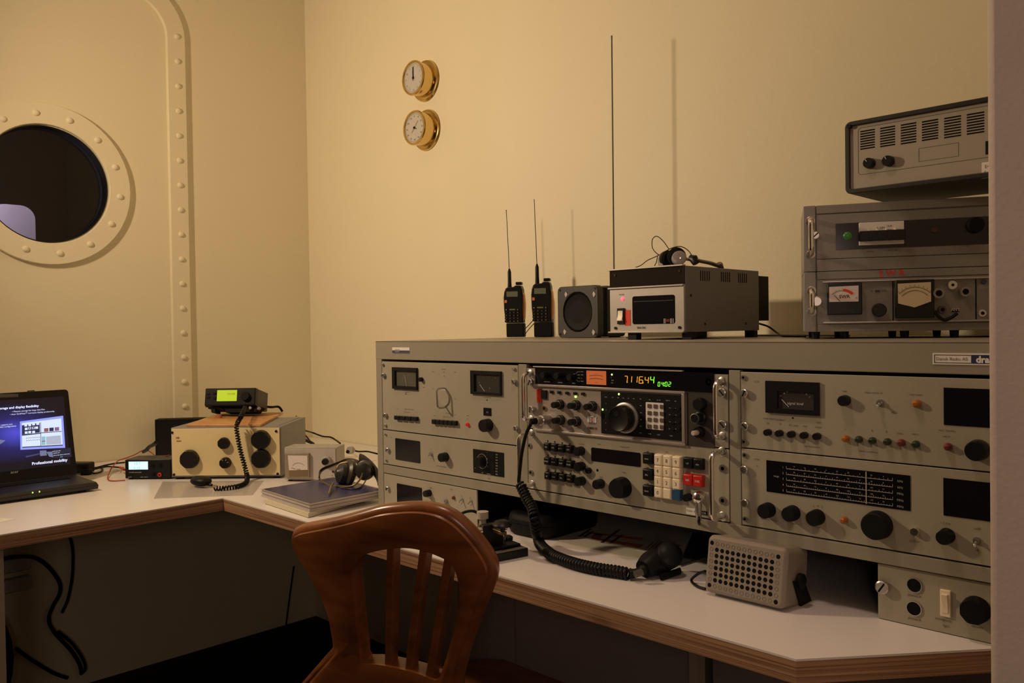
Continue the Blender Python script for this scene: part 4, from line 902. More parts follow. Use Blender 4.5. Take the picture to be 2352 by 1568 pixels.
h.part('lead', MB().tube(smooth_path([Hq(728, 325), Hq(715, 400), Hq(690, 450)], 6), .0011, 6), m_rubber)
# ---- leads on the cabinet top
z = RTOP+.002
cable('power_lead', [PY(1744, 743, 1.80), PY(1765, 750, 1.80), PY(1785, 764, 1.78), PZ(1800, 772, z), PZ(1850, 772.3, z)], .0022, m_rubber, 'black lead running from the power supply to the grey stack', 'cable')
cable('coaxial_lead', [Vector((-1.02, 1.845, z)), Vector((-.96, 1.85, z)), Vector((-.86, 1.83, z)), Vector((-.74, 1.78, z))], .0024, mat('grey cable sheath', (.14, .14, .13), .4), 'grey lead lying on the cabinet top behind power supply', 'cable')
cable('speaker_lead', [PY(*fx('Q', 330, 1375), 1.62), PY(*fx('Q', 360, 1372), 1.60), PY(*fx('Q', 392, 1335), 1.60)], .0014, m_rubber, 'short black lead between square speaker and power supply', 'cable')
# ---- the stack of two grey units, turned a little, and the receiver above
SA = math.radians(26.6); P = PY(1848, 762, 1.5)
def stack_unit(name, label, z0, z1, wd=.48, dp=.235):
    t = Thing(name, label, 'radio unit', (P.x, P.y, z0), SA); t.w = wd; t.h = z1-z0; f = .0225
    t.part('case', MB().box(0, wd, .004, dp, 0, t.h), m_blgrey, bevel=.001)
    t.part('side_flange', MB().box(0, f-.002, -.001, .004, 0, t.h), m_blgrey, bevel=.0008)
    return t, f
zs0, zs1, zs2 = CZ-.0165, CZ+.0955, CZ+.2175
t, f = stack_unit('swr_unit', 'lower unit of the grey stack, with pale dial meters and red scrawl', zs0, zs1-.001)
za = t.at('P', 600, 905)[1]
t.part('top_strip', MB().box(f, t.w, -.0005, .004, za+.0006, t.h), m_blgrey, bevel=.0008)
t.part('front_panel', MB().box(f, t.w, 0, .004, .014, za-.0006), m_blgrey)
t.part('bottom_strip', MB().box(f, t.w, -.0005, .004, 0, .0134), m_blgrey, bevel=.0008)
x0 = t.at('P', 330, 940)[0]
t.part('trim_bar', MB().box(x0, t.w, -.006, .002, za-.006, za-.0035), m_alu, bevel=.0005); t.part('trim_bar', MB().box(x0, t.w, -.006, .002, .0155, .0180), m_alu, bevel=.0005)
def pmeter(t, bez, fc, fm, name='meter'):
    o, R4 = t.disp('P', bez, name, m_black, d=.012, bevel=.0015)
    Q = [t.at('P', *q, .013) for q in fc]; z = min(q[1] for q in Q)
    d_ = t.part('dial', MB().prism(Q, -.0128, -.011), fm, parent=o); return o, Q
o, Q = pmeter(t, ((378, 960), (748, 945), (765, 1288), (380, 1300)), ((402, 992), (722, 976), (722, 1150), (402, 1156)), mat('pink white dial', (.75, .68, .66), .5))
t.tx('P', 568, 1096, 'SWR', .0062, mat('dark red ink', (.16, .04, .03), .6), y=-.0131, d=.013, bold=.0002)
c_ = t.at('P', 545, 1150, .013); e_ = t.at('P', 570, 1022, .013); R0 = e_[1]-c_[1]
def arc(cx, cz, r, w_, a0, a1, y, n_=14):
    A = [a0+(a1-a0)*i/n_ for i in range(n_+1)]
    return MB().prism([(cx+r*math.sin(q), cz+r*math.cos(q)) for q in A]+[(cx+(r-w_)*math.sin(q), cz+(r-w_)*math.cos(q)) for q in A[::-1]], y, y+.0006)
t.part('red_arc', arc(c_[0]-.001, c_[1]-.004, R0+.006, .0045, .1, .82, -.0134), m_rtape, parent=o)
t.part('scale_arc', arc(c_[0]-.001, c_[1]-.004, R0+.003, .0006, -.75, .15, -.0134), m_ink, parent=o)
a = t.at('P', 455, 1080, .013); b_ = t.at('P', 520, 1148, .013); t.part('needle', MB().tube([(a[0], -.0133, a[1]), (b_[0], -.0133, b_[1])], .0004, 5), m_black, parent=o)
for i, s_ in enumerate(('1', '1.5', '2', '3', '5')): t.tx('P', 440+i*35, 1045-i*12, s_, .0022, m_ink, y=-.0131, d=.013)
t.tx('P', 697, 1112, '15', .003, mat('dark red ink', (0, 0, 0)), y=-.0131, d=.013)
o, Q = pmeter(t, ((1115, 925), (1535, 905), (1545, 1320), (1120, 1340)), ((1150, 957), (1513, 938), (1515, 1150), (1335, 1215), (1155, 1172)), mat('yellowed dial', (.66, .56, .36), .5, var=.1))
c_ = t.at('P', 1335, 1200, .013); R0 = t.at('P', 1335, 990, .013)[1]-c_[1]
for r_ in (1, .82): t.part('scale_arc', arc(c_[0], c_[1], R0*r_, .0006, -.85, .85, -.0134, 20), m_ink, parent=o)
for i in range(9): a = -.8+i*.2; t.text('0249'[i % 4], c_[0]+R0*1.06*math.sin(a), c_[1]+R0*1.06*math.cos(a)-.001, .0028, m_ink, y=-.0131)
t.knob('P', 945, 1245, .0125, .017, mark=False)
t.disp('P', ((905, 1028), (955, 1024), (955, 1046), (905, 1048)), 'dark_label', mat('navy tape label', (.02, .03, .07), .4)); t.tx('P', 865, 1035, 'R', .0042); t.tx('P', 1000, 1030, 'mD', .0042)
xg = t.at('P', 1100, 1100)[0]; t.part('panel_joint', MB().box(xg-.0012, xg+.0006, -.0006, .002, .019, za-.007), m_dark)
xg = t.at('P', 2005, 1100)[0]; t.part('panel_joint', MB().box(xg-.0012, xg+.0006, -.0006, .002, .019, za-.007), m_dark)
def socket(u, v, r, h_, m, inner=.5):
    x, z = t.at('P', u, v, h_); o = t.inst('socket', ('so', r, h_), lambda mb: mb.lathe([(r*1.1, 0), (r*1.1, -.002), (r*.85, -.0025), (r, -h_), (r*.8, -h_)], seg=20), m, x, z)
    t.inst('socket_hole', ('soh', r, h_), lambda mb: mb.lathe([(r*inner, -h_+.001), (r*inner, -h_-.0004)], seg=14), m_dark, 0, 0, parent=o)
m_dst = mat('dull steel', (.26, .245, .23), .4, .8); socket(1600, 1060, .0090, .014, m_dst, .6); socket(1752, 970, .0072, .010, m_steel, .35); socket(1893, 1043, .0085, .012, m_dst, .6); socket(1640, 1240, .0065, .006, mat('dull brown metal', (.12, .08, .07), .5, .5), .5); socket(2078, 1278, .0060, .006, m_steel, .5)
t.knob('P', 2085, 935, .0045, .005, mat('navy tape label', (0, 0, 0)), mark=False, name='blue_button')
t.text('ANT', *t.at('P', 1776, 1253), .0048, m_white, y=-.0022); t.disp('P', ((1738, 1235), (1815, 1232), (1815, 1266), (1738, 1268)), 'tape_label', m_black)
pc = [t.at('P', *q, .012) for q in ((1555, 1255), (1590, 1310), (1660, 1352), (1735, 1325), (1800, 1280))]
t.part('jumper_lead', MB().tube(smooth_path([(x, -.012, z) for x, z in pc], 6), .0030, 8), m_rubber)
t.screw('P', 268, 1150, .0098, .009, slot=None); t.ferrule('P', 250, 1152, .0060)
t.handle('P', (205, 1035), (215, 1268), .030, .0045)
x, z = t.at('P', 1085, 838); t.text('S W R', x, z-.006, .0115, m_rtape, y=-.001, rot=.04, bold=.0003)
for u in (258, 575, 1240, 1790):
    x = t.at('P', u, 1500)[0]; t.inst('foot', 'stf', lambda mb: mb.lathe([(.008, 0), (.007, -.0132)], seg=14, M=Matrix.Rotation(PI/2, 4, 'X')), m_rubber, x, 0, y=.02)
    t.inst('foot', 'stf', None, m_rubber, x, 0, y=.20)
t, f = stack_unit('breaker_unit', 'upper unit of the grey stack, with white breaker block on black', zs1, zs2)
zA = t.at('P', 600, 185)[1]; zB = t.at('P', 600, 680)[1]
t.part('top_strip', MB().box(f, t.w, -.0005, .004, zA+.0012, t.h), m_blgrey, bevel=.0008)
t.part('front_panel', MB().box(f, t.w, 0, .004, zB+.0006, zA-.0012), m_blgrey, bevel=.0006)
t.part('bottom_strip', MB().box(f, t.w, -.0005, .004, 0, zB-.0006), m_blgrey, bevel=.0008)
a = t.at('P', 472, 302); b_ = t.at('P', 476, 590)
t.part('black_panel', MB().box(a[0], t.w-.03, -.0006, .002, b_[1], a[1]), m_window)
t.lamp('P', 602, 433, .0075, m_glamp, .005, 'indicator_lamp')
o, (x0, x1, z0, z1) = t.disp('P', ((722, 305), (1212, 267), (1214, 515), (728, 550)), 'breaker_block', m_white, d=.008, bevel=.0008)
zc = t.at('P', 900, 425)[1]
for i in range(5):
    xc_ = x0+(x1-x0)*(i+.5)/5; t.inst('breaker_lever', 'bl', lambda mb: mb.prism(rr(-.0082, .0082, -.011, .007, .002, 3), -.022, -.008), m_black, xc_, zc-.001, parent=o, bevel=.001)
    if i: t.inst('breaker_rib', 'br', lambda mb: mb.box(-.0010, .0010, -.018, -.008, -.004, .010), m_ivory, x0+(x1-x0)*i/5, zc, parent=o)
t.text('A SIM', x0+(x1-x0)*.48, z1-.013, .0042, m_ink, y=-.0085); t.text('16A', x0+(x1-x0)*.67, z1-.010, .0040, m_ink, y=-.0085); t.text('G 4', x0+(x1-x0)*.48, z1-.019, .0040, m_ink, y=-.0085); t.text('380V', x0+(x1-x0)*.67, z1-.0175, .0040, m_ink, y=-.0085)
x, z = t.at('P', 1545, 372); t.inst('dim_lamp', 'dl', lambda mb: mb.lathe([(.006, 0), (.005, -.004)], seg=14), mat('unlit red lens', (.05, .012, .01), .3), x, z)
t.knob('P', 1990, 320, .014, .016, m_matte, mark=False)
t.screw('P', 253, 427, .0078, .008, slot=.75); t.handle('P', (190, 275), (205, 640), .034, .0050)
for u, v, s_ in ((850, 600, 'mains'), (1100, 588, '24 V DC'), (1900, 535, 'fuse')): t.tx('P', u, v, s_, .0036)
# ---- watch receiver
yw = 1.55; a = PY(*fx('O', 150, 470), yw); b_ = PY(*fx('O', 190, 1480), yw)
t = Thing('watch_receiver', 'grey vented receiver in dark frame on top of the grey stack', 'receiver', (a.x, yw, zs2), 0)
wd = .385; q = t.at('O', 150, 430); r_ = t.at('O', 200, 1480); hz0, hz1 = r_[1], t.at('O', 200, 400)[1]
m_fr = mat('dark grey frame', (.022, .020, .018), .45)
t.part('frame', MB().ring(rr(0, wd, hz0, hz1, .011, 5), rr(.0085, wd-.0085, hz0+.0085, hz1-.0085, .004, 5), -.006, .20), m_fr, bevel=.0015)
t.part('front_panel', MB().box(.008, wd-.008, -.001, .004, hz0+.008, hz1-.008), mat('warm grey panel', (.38, .345, .28), .45))
t.part('rear_case', MB().box(.008, wd-.008, .004, .195, hz0+.008, hz1-.008), m_dark)
for x, y in ((.04, .03), (wd-.04, .03), (.04, .16), (wd-.04, .16)): t.inst('foot', 'wf', lambda mb: mb.lathe([(.009, 0), (.009, -hz0)], seg=14, M=Matrix.Rotation(PI/2, 4, 'X')), m_rubber, x, 0, y=y)
l0 = t.at('O', 332, 490); l1 = t.at('O', 340, 1192); lz1 = l0[1]; lz0 = l1[1]; lx = (l0[0]+l1[0])/2
t.part('border_line', MB().ring(rr(lx, wd-.02, lz0, lz1, .006, 4), rr(lx+.0007, wd-.0207, lz0+.0007, lz1-.0007, .0053, 4), -.0014, 0), m_ink)
for g_, (u0, u1, vt0, vt1, vb) in enumerate(((370, 585, 540, 505, 803), (668, 890, 490, 458, 762), (978, 1207, 440, 408, 720), (1295, 1535, 395, 355, 672), (1628, 1878, 342, 304, 630), (1968, 2226, 288, 245, 578))):
    for i in range(8):
        f_ = i/7; p0 = t.at('O', u0, vt0+(vb-vt0)*f_); p1 = t.at('O', u1, vt1+(vb-vt0)*f_); zc = (p0[1]+p1[1])/2
        t.part('vent_slit', MB().box(p0[0], p1[0], -.0016, .001, zc-.0011, zc+.0011), m_dark)
t.knob('O', 520, 1018, .0098, .014, mark=True, ang=-.6); t.knob('O', 805, 985, .0098, .014, mark=True, ang=-.4)
t.tx('O', 650, 1362, 'WATCH  RECEIVER  VT6D4K', .0038, m_ink, bold=.0001)
t.tx('O', 525, 905, 'WATCH SPEAKER SWITCH', .0021); t.tx('O', 792, 865, 'VOLUME', .0024)
p0 = t.at('O', 1245, 860); p1 = t.at('O', 1845, 905); b0, b1, c0, c1_ = p0[0], p1[0], p1[1], p0[1]
t.part('notice_border', MB().ring([(b0, c0), (b1, c0), (b1, c1_+.008), (b0, c1_+.008)], [(b0+.0005, c0+.0005), (b1-.0005, c0+.0005), (b1-.0005, c1_+.0075), (b0+.0005, c1_+.0075)], -.0014, 0), m_ink)
for i in range(4): t.text(('OBSERVE SILENCE PERIODS', 'WATCH 2182 KHZ ONLY WHEN', 'THE SPEAKER IS MUTED AND THE', 'FILTER SWITCH IS ON'), 0, 0, 0) if 0 else t.text(('OBSERVE SILENCE', 'WATCH 2182 KHZ WHEN SPEAKER', 'IS MUTED AND THE FILTER', 'SWITCH IS ON')[i], (b0+b1)/2, c1_+.004-i*.0042, .0024, m_ink)
p0 = t.at('O', 2190, 1005); p1 = t.at('O', 2195, 1240)
t.part('white_label', MB().box(p0[0], p0[0]+.03, -.0016, .001, p1[1], p0[1]), m_white); t.text('E4', p0[0]+.0085, p0[1]-.010, .0056, m_rink, y=-.0019); t.text('[o]', p0[0]+.0085, p1[1]+.006, .0056, m_ink, y=-.0019)
x, z = t.at('O', 218, 468); t.inst('screw', 'wsc', lambda mb: mb.lathe([(.0042, 0), (.0036, -.0085)], seg=14), m_black, x, z)
x, z = t.at('O', 2268, 790); t.part('key_slot', MB().box(x-.002, x+.012, -.0016, .001, z-.010, z+.012), m_black)
# ================================================================== THE LEFT PART OF THE DESK
# ---- laptop
lr = PZ(226, 1117, DZ+.012); hg = PZ(172, 1090, DZ+.030)
lt = Thing('laptop', 'open black laptop with glowing blue screen on the left of the desk', 'laptop', (hg.x, hg.y, DZ), PI/2)
LW = .365; bd = lr.x-hg.x+.0; y1 = lr.y-hg.y
lt.part('base', MB().add([(-LW, -bd, .006), (y1, -bd, .006), (0.002, .02, .006), (-LW, .02, .006), (-LW, -bd-.004, .017), (y1, -bd-.004, .017), (.002, .02, .024), (-LW, .02, .024), (-LW, -bd+.004, .026), (y1-.004, -bd+.004, .026), (0, .02, .032), (-LW, .02, .032)],
        [(3, 2, 1, 0), (8, 9, 10, 11)]+[(4*k+i, 4*k+(i+1) % 4, 4*k+4+(i+1) % 4, 4*k+4+i) for k in range(2) for i in range(4)]), mat('laptop black', (.013, .012, .014), .42), bevel=.002)
lt.part('keyboard', MB().box(-LW+.03, -.03, -bd+.10, -.02, .0285, .0312), m_matte)
for i in range(3): lt.part('rubber_foot', MB().box(-LW+.03+i*.15, -LW+.05+i*.15, -bd+.02, -bd+.04, 0, .0065), m_rubber)
scr = Thing('helper', '', '', (hg.x-.012, hg.y, DZ+.030), PI/2, tilt=math.radians(-14))
tr_ = scr.at('W', 850, 80); rb_ = scr.at('W', 968, 1120)
LH = tr_[1]; lx1 = (tr_[0]+rb_[0])/2
lid = put('screen_lid', MB().prism(rr(-LW+.004, lx1+.004, -.004, LH, .010), -.004, .008).mesh('screen_lid'), m_black, lt.e, bevel=.0015)
lid.matrix_local = lt.I @ scr.M
class Sub:                                       # parts that sit on the lid
    part = lambda s, name, mb, m, **k: put(name, mb.mesh(name), m, lid)
sub = Sub()
sx1 = scr.at('W', 912, 1000)[0]-.003; sz1 = scr.at('W', 300, 205)[1]; sz0 = scr.at('W', 600, 1075)[1]
def glow(name, col, es): return mat(name, (.02, .02, .02), .3, emit=col, es=es, var=0)
bgm = bpy.data.materials.new('screen blue glow'); bgm.use_nodes = True; nt = bgm.node_tree; b = nt.nodes['Principled BSDF']; b.inputs['Base Color'].default_value = (.01, .01, .015, 1); b.inputs['Roughness'].default_value = .3
tc = nt.nodes.new('ShaderNodeTexCoord'); mp = nt.nodes.new('ShaderNodeMapping'); gr = nt.nodes.new('ShaderNodeTexGradient'); gr.gradient_type = 'SPHERICAL'; cr = nt.nodes.new('ShaderNodeValToRGB')
gc = scr.at('W', 190, 640); mp.inputs['Location'].default_value = (-gc[0]/.14, 0, -gc[1]/.09); mp.inputs['Scale'].default_value = (1/.14, 0, 1/.09)
cr.color_ramp.elements[0].color = (.0025, .0022, .006, 1); cr.color_ramp.elements[1].color = (.06, .06, .50, 1); e = cr.color_ramp.elements.new(.5); e.color = (.012, .012, .09, 1)
nt.links.new(tc.outputs['Object'], mp.inputs[0]); nt.links.new(mp.outputs[0], gr.inputs[0]); nt.links.new(gr.outputs['Fac'], cr.inputs[0]); nt.links.new(cr.outputs[0], b.inputs['Emission Color']); b.inputs['Emission Strength'].default_value = 1.3
sub.part('display', MB().box(-LW+.02, sx1, -.0046, -.003, sz0, sz1), bgm)
def quad(name, pts, m, y=-.0050):
    P_ = [scr.at('W', *q) for q in pts]; return sub.part(name, MB().add([(x, y, z) for x, z in P_], [tuple(range(len(P_)))]), m)
quad('monitor_picture', ((250, 495), (805, 420), (832, 832), (256, 858)), glow('pale blue glow', (.30, .36, .95), 1.0))
quad('monitor_screen', ((275, 515), (780, 455), (800, 800), (278, 826)), glow('white glow', (.72, .82, 1), 1.0), -.0052)
dk = glow('dark blue glow', (.03, .03, .12), .7)
quad('picture_window', ((275, 545), (505, 512), (507, 636), (276, 662)), dk, -.0054)
for u, v in ((325, 545), (375, 540), (425, 530), (478, 525), (330, 590), (375, 582), (424, 578), (465, 575), (330, 638), (375, 632), (425, 630)): quad('thumbnail', ((u-18, v-14), (u+18, v-17), (u+18, v+13), (u-18, v+16)), MATS['white glow'], -.0056)
for u, v in ((375, 580), (424, 576)): quad('thumbnail', ((u-9, v-9), (u+9, v-10), (u+9, v+9), (u-9, v+10)), dk, -.0058)
for u, v, m in ((588, 603, glow('dull red glow', (.35, .12, .15), .8)), (655, 596, dk), (725, 590, glow('violet glow', (.3, .15, .35), .8))): quad('thumbnail', ((u-28, v-20), (u+28, v-24), (u+28, v+22), (u-28, v+26)), m, -.0054)
quad('window_edge', ((275, 662), (515, 640), (515, 652), (275, 678)), dk, -.0054); quad('window_edge', ((512, 505), (518, 505), (522, 805), (515, 806)), dk, -.0054); quad('window_edge', ((280, 820), (800, 792), (800, 804), (280, 832)), dk, -.0054); quad('window_edge', ((515, 636), (785, 618), (785, 626), (515, 645)), dk, -.0054)
for i in range(7):
    for j in range(2): quad('icon', ((335+i*26, 702+j*32-i*2), (345+i*26, 701+j*32-i*2), (345+i*26, 714+j*32-i*2), (335+i*26, 715+j*32-i*2)), glow('slate glow', (.2, .22, .4), .8), -.0054)
quad('panel_picture', ((528, 690), (575, 686), (578, 795), (530, 798)), glow('cyan glow', (.35, .65, .8), .8), -.0054); quad('panel_picture', ((585, 690), (772, 672), (780, 785), (588, 795)), glow('grey glow', (.55, .6, .75), .8), -.0053)
quad('panel_picture', ((530, 745), (574, 742), (574, 752), (530, 755)), MATS['dull red glow'], -.0056)
quad('stand_picture', ((505, 870), (590, 865), (595, 930), (510, 938)), MATS['slate glow'], -.0051); quad('stand_picture', ((590, 885), (665, 880), (680, 955), (625, 945)), MATS['slate glow'], -.0052); quad('stand_picture', ((320, 940), (505, 900), (505, 918), (330, 958)), glow('dim slate glow', (.06, .07, .2), .8), -.0051)
quad('corner_picture', ((-60, 720), (68, 738), (0, 785), (-60, 800)), MATS['slate glow'], -.0051)
quad('popup_box', ((680, 852), (900, 832), (915, 950), (690, 965)), glow('popup glow', (.012, .014, .04), .9), -.0056)
m_wt = glow('white text glow', (.75, .78, 1), 1.15)
def stx(u, v, st, size, align='RIGHT', bold=0, m=None, rot=.08):
    x, z = scr.at('W', u, v); TEXTS.append((lid, 'screen_text', st, x, -.0060, z-size*.5, size, m or m_wt, 1, bold, 0, align))
stx(490, 292, 'Massive storage and display flexibility', .0068, bold=.00025)
stx(568, 338, '\u2022 Massive storage for large data files', .0043); stx(692, 362, '\u2022 Acer GridVista\u2122 increases display productivity', .0043)
stx(150, 528, 'Dual display support and', .0042); stx(202, 550, 'flexible configuration', .0042)
stx(858, 985, 'Professional mobility', .0082, bold=.0003)
stx(770, 868, 'Add new site', .003); stx(760, 893, 'Update list', .003); stx(888, 908, 'Show this demo next time', .003); stx(800, 948, 'OK', .0036, m=MATS['cyan glow'])
stx(180, 1140, 'acer', .0085, 'CENTER', m=m_wink)
quad('webcam_strip', ((-40, 140), (230, 140), (230, 178), (-40, 190)), mat('grey webcam strip', (.07, .065, .06), .5), -.0046)
quad('bezel_badge', ((345, 98), (440, 92), (440, 104), (345, 110)), m_matte, -.0046)
for u, v in ((421, 1405), (509, 1393)):
    pz = PZ(*fx('W', u, v), DZ+.019); q = lt.loc((lr.x+.004, PX(*fx('W', u, v), lr.x+.004).y, PX(*fx('W', u, v), lr.x+.004).z)); lt.part('led', MB().box(q.x-.0008, q.x+.0008, q.y-.001, q.y+.002, q.z-.0018, q.z+.0018), m_led_g)
for u, v in ((232, 1468), (312, 1462), (385, 1448)):
    P_ = PX(*fx('W', u, v), lr.x+.002); q = lt.loc(P_); rg_ = [(q.x+.0034*math.cos(i*PI/8), q.z+.0028*math.sin(i*PI/8)) for i in range(16)]
    lt.part('audio_jack', MB().ring(rg_, [(q.x+(a-q.x)*.7, q.z+(c_-q.z)*.7) for a, c_ in rg_], q.y-.001, q.y+.002), mat('grey ring', (.12, .12, .12), .4))
bpy.data.objects.remove(scr.e)
# ---- laptop power brick
P = PZ(192, 1089, DZ)
t = Thing('power_brick', 'black laptop power brick on the desk behind the laptop', 'adapter', (P.x, P.y, DZ), math.radians(40))
t.part('brick', MB().box(-.05, .022, -.012, .03, .004, .038), m_black, bevel=.005); t.part('plug', MB().box(.0, .03, -.02, .0, .0, .02), m_black, bevel=.003)
q = lambda u, v, z=.004: PZ(*fx('e', u, v), DZ+z)
cable('power_cord', [q(380, 1050, .02), q(480, 1045, .012), q(620, 1010, .008), q(800, 975, .012), q(985, 955, .02)], .0028, m_rubber, 'black cord from the power brick to the small meter, upper', 'cable')
cable('power_cord', [q(380, 1090, .015), q(460, 1075, .008), q(640, 1030, .006), q(780, 1035, .008), q(960, 1050, .012)], .0028, m_rubber, 'black cord from the power brick to the small meter, lower', 'cable')
cable('power_cord', [q(400, 1140), q(470, 1150), q(560, 1120), q(590, 1075), q(560, 1040)], .0026, m_rubber, 'short black cord looping on the desk beside the brick', 'cable')
# ---- small meter with pale blue display
A = PZ(288, 1101, DZ); 
t = Thing('power_meter', 'small black meter with pale blue lit display beside the cream box', 'meter', (A.x, A.y, DZ), math.radians(43))
q0 = t.at('e', 980, 905); q1 = t.at('e', 1828, 1290); mw = t.at('e', 1830, 1200)[0]; mh = q0[1]
t.part('case', MB().box(0, mw, .002, .085, .003, mh), mat('brown black case', (.05, .045, .04), .45), bevel=.002)
t.part('front_panel', MB().box(.001, mw-.001, -.002, .002, .004, mh-.001), m_black, bevel=.001)
t.disp('e', ((1068, 938), (1412, 935), (1418, 1078), (1072, 1080)), 'lit_display', m_lcd_b, d=.0026)
mg = mat('grey lcd digits', (.25, .38, .45), .5, emit=(.22, .42, .52), es=.7)
x, z = t.at('e', 1222, 970); t.text('13.7', x, z-.004, .0085, mg, y=-.003); x, z = t.at('e', 1218, 1045); t.text('0.15', x, z-.005, .0085, mg, y=-.003)
def jack(t, k, u, v, r, m, name): 
    x, z = t.at(k, u, v); o = t.inst(name, ('jk', r), lambda mb: mb.lathe([(r, 0), (r, -.006), (r*.75, -.007)], seg=18), m, x, z); t.inst('hole', ('jh', r), lambda mb: mb.lathe([(r*.45, -.005), (r*.45, -.0073)], seg=10), m_dark, 0, 0, parent=o)
jack(t, 'e', 1632, 1172, .0062, mat('bright red plastic', (.6, .03, .02), .35), 'socket'); jack(t, 'e', 1512, 1165, .0062, m_matte, 'socket')
for u, v in ((1500, 1020), (1640, 1000)): t.knob('e', u, v, .0055, .006, m_matte, mark=False)
t.tx('e', 1190, 1130, 'POWER ANALYZER', .0032, m_wink, y=-.0024); t.tx('e', 1090, 1215, 'VOLT', .0032, m_wink, y=-.0024); t.tx('e', 1350, 1215, 'AMP  WATT', .0032, m_wink, y=-.0024)
for x in (.015, mw-.015):
    for y in (.012, .07): t.part('foot', MB().box(x-.006, x+.006, y-.006, y+.006, 0, .0035), m_rubber)
# ---- cream fronted tuner box
A = PZ(395, 1101, DZ); TA = math.radians(43)
tu = t = Thing('tuner_box', 'grey box with cream front and big black knobs on the desk', 'tuner', (A.x, A.y, DZ), TA)
c0 = t.at('U', 322, 742); c1 = t.at('U', 1972, 725); c2 = t.at('U', 2000, 1478); tw = (c1[0]+c2[0])/2+.004; th_ = (c0[1]+c1[1])/2+.002; tz0 = .010
ztop = DZ+th_
pb = t.loc(PZ(*fx('U', 2300, 572), ztop)); td = min(pb.y, .30)
m_tun = mat('blue grey box paint', (.23, .23, .24), .45, bump=.15, bscale=400)
t.part('case', MB().box(0, tw, 0, td, tz0-.003, th_), m_tun, bevel=.0015)
t.part('front_panel', MB().box(.003, tw-.005, -.003, .001, tz0+.002, th_-.003), m_cream, bevel=.0006)
for u, v, r, h_ in ((638, 1198, .0295, .016), (1150, 960, .0185, .014), (1175, 1252, .0175, .016), (1705, 905, .0300, .018), (1708, 1190, .0300, .018)):
    o = t.knob('U', u, v, r, h_, m_black, d=.003, mark=False, flute=.03 if r > .02 else .06, seg=30)
x, z = t.at('U', 1175, 1252, .018)
for a in (-.5, .5, 1.3): q = t.part('knob_mark', MB().box(-.0007, .0007, -.0192, -.0185, .009, .014), m_wink); q.location = (t.at('U', 1175, 1252)[0], 0, t.at('U', 1175, 1252)[1]); q.rotation_euler = (0, a, 0)
for u, v in ((370, 802), (1927, 782), (396, 1432), (1950, 1420)):
    x, z = t.at('U', u, v); t.inst('screw', 'tsc', lambda mb: mb.lathe([(.0040, 0), (.0040, -.0048), (.0028, -.0058)], seg=12), m_black, x, z)
mbr = mat('brown brand print', (.35, .16, .04), .6); t.tx('U', 450, 880, 'HB', .0062, mbr, y=-.0036, bold=.0003); t.tx('U', 470, 925, 'tuner', .0050, mbr, y=-.0036, bold=.0003)
t.part('lid_seam', MB().box(tw-.0155, tw-.0148, .004, td-.01, th_-.0004, th_+.0005), m_dark)
for x, y in ((.02, .02), (tw-.02, .02), (.02, td-.02), (tw-.02, td-.02)): t.part('foot', MB().box(x-.011, x+.011, y-.009, y+.009, 0, tz0-.003), m_rubber)
for u, v in ((395, 710), (2225, 563), (792, 582)):
    p_ = t.loc(PZ(*fx('U', u, v), ztop)); t.part('lid_screw', MB().lathe([(.0035, 0), (.0030, -.002)], seg=10, M=Matrix.Translation((p_.x, p_.y, th_)) @ Matrix.Rotation(-PI/2, 4, 'X')), m_black)
# ---- plywood board with the mobile radio on it
bt = .008
bp_ = [PZ(*fx('d', *q), ztop+bt) for q in ((70, 945), (1620, 938), (2085, 692), (760, 700))]
bl = sum(bp_, Vector())/4
t = Thing('plywood_board', 'small orange plywood board lying on the grey tuner box', 'board', (bl.x, bl.y, ztop), 0)
t.part('board', MB().slab([(p_.x-bl.x, p_.y-bl.y) for p_ in bp_], 0, bt), m_ply, bevel=.0015)
p_ = PZ(*fx('d', 760, 815), ztop+bt); t.part('wood_peg', MB().tube([(p_.x-bl.x, p_.y-bl.y, bt), (p_.x-bl.x, p_.y-bl.y, bt+.012)], .008, 12), mat('reddish wood', (.42, .15, .07), .5))
zb_ = ztop+bt; P = PZ(*fx('d', 1250, 790), zb_)
t = Thing('mobile_radio', 'black mobile radio with glowing green screen on the plywood board', 'radio', (P.x, P.y, zb_+.0155), math.radians(43), tilt=math.radians(-12))
r0 = t.at('d', 490, 205); r1 = t.at('d', 1535, 188); r2 = t.at('d', 1535, 560); r3 = t.at('d', 475, 555)
X0, X1, Z1, Z0 = (r0[0]+r3[0])/2, r1[0], (r0[1]+r1[1])/2, (r2[1]+r3[1])/2
dd = .118
t.part('front_panel', MB().add([(X0, -.010, Z0), (X1, -.010, Z0), (X1, -.010, Z1), (X0, -.010, Z1), (X0-.004, .012, Z0-.004), (X1+.002, .012, Z0-.004), (X1+.002, .012, Z1), (X0-.002, .012, Z1)], [(0, 1, 2, 3), (7, 6, 5, 4), (0, 4, 5, 1), (1, 5, 6, 2), (2, 6, 7, 3), (3, 7, 4, 0)]), m_black, bevel=.003)
t.part('body', MB().box(X0+.004, X1+.001, .012, dd, Z0-.008, Z1-.002), mat('brown black body', (.05, .042, .036), .5, bump=.2), bevel=.001)
t.disp('d', ((738, 242), (1148, 238), (1143, 468), (733, 468)), 'lit_screen', m_lcd_g, d=.0112, r=.001, dep=.0)
x, z = t.at('d', 1000, 310, .011); t.text('145.500', x, z-.003, .0062, mat('dark lcd digits', (.10, .14, .01), .6, emit=(.16, .26, .01), es=.5), y=-.0117)
t.knob('d', 1330, 370, .0150, .012, m_matte, d=.010, mark=False, name='tuning_knob'); x, z = t.at('d', 1190, 352, .010); t.part('led', MB().box(x-.0012, x+.0012, -.0112, -.009, z-.0012, z+.0012), m_glamp)
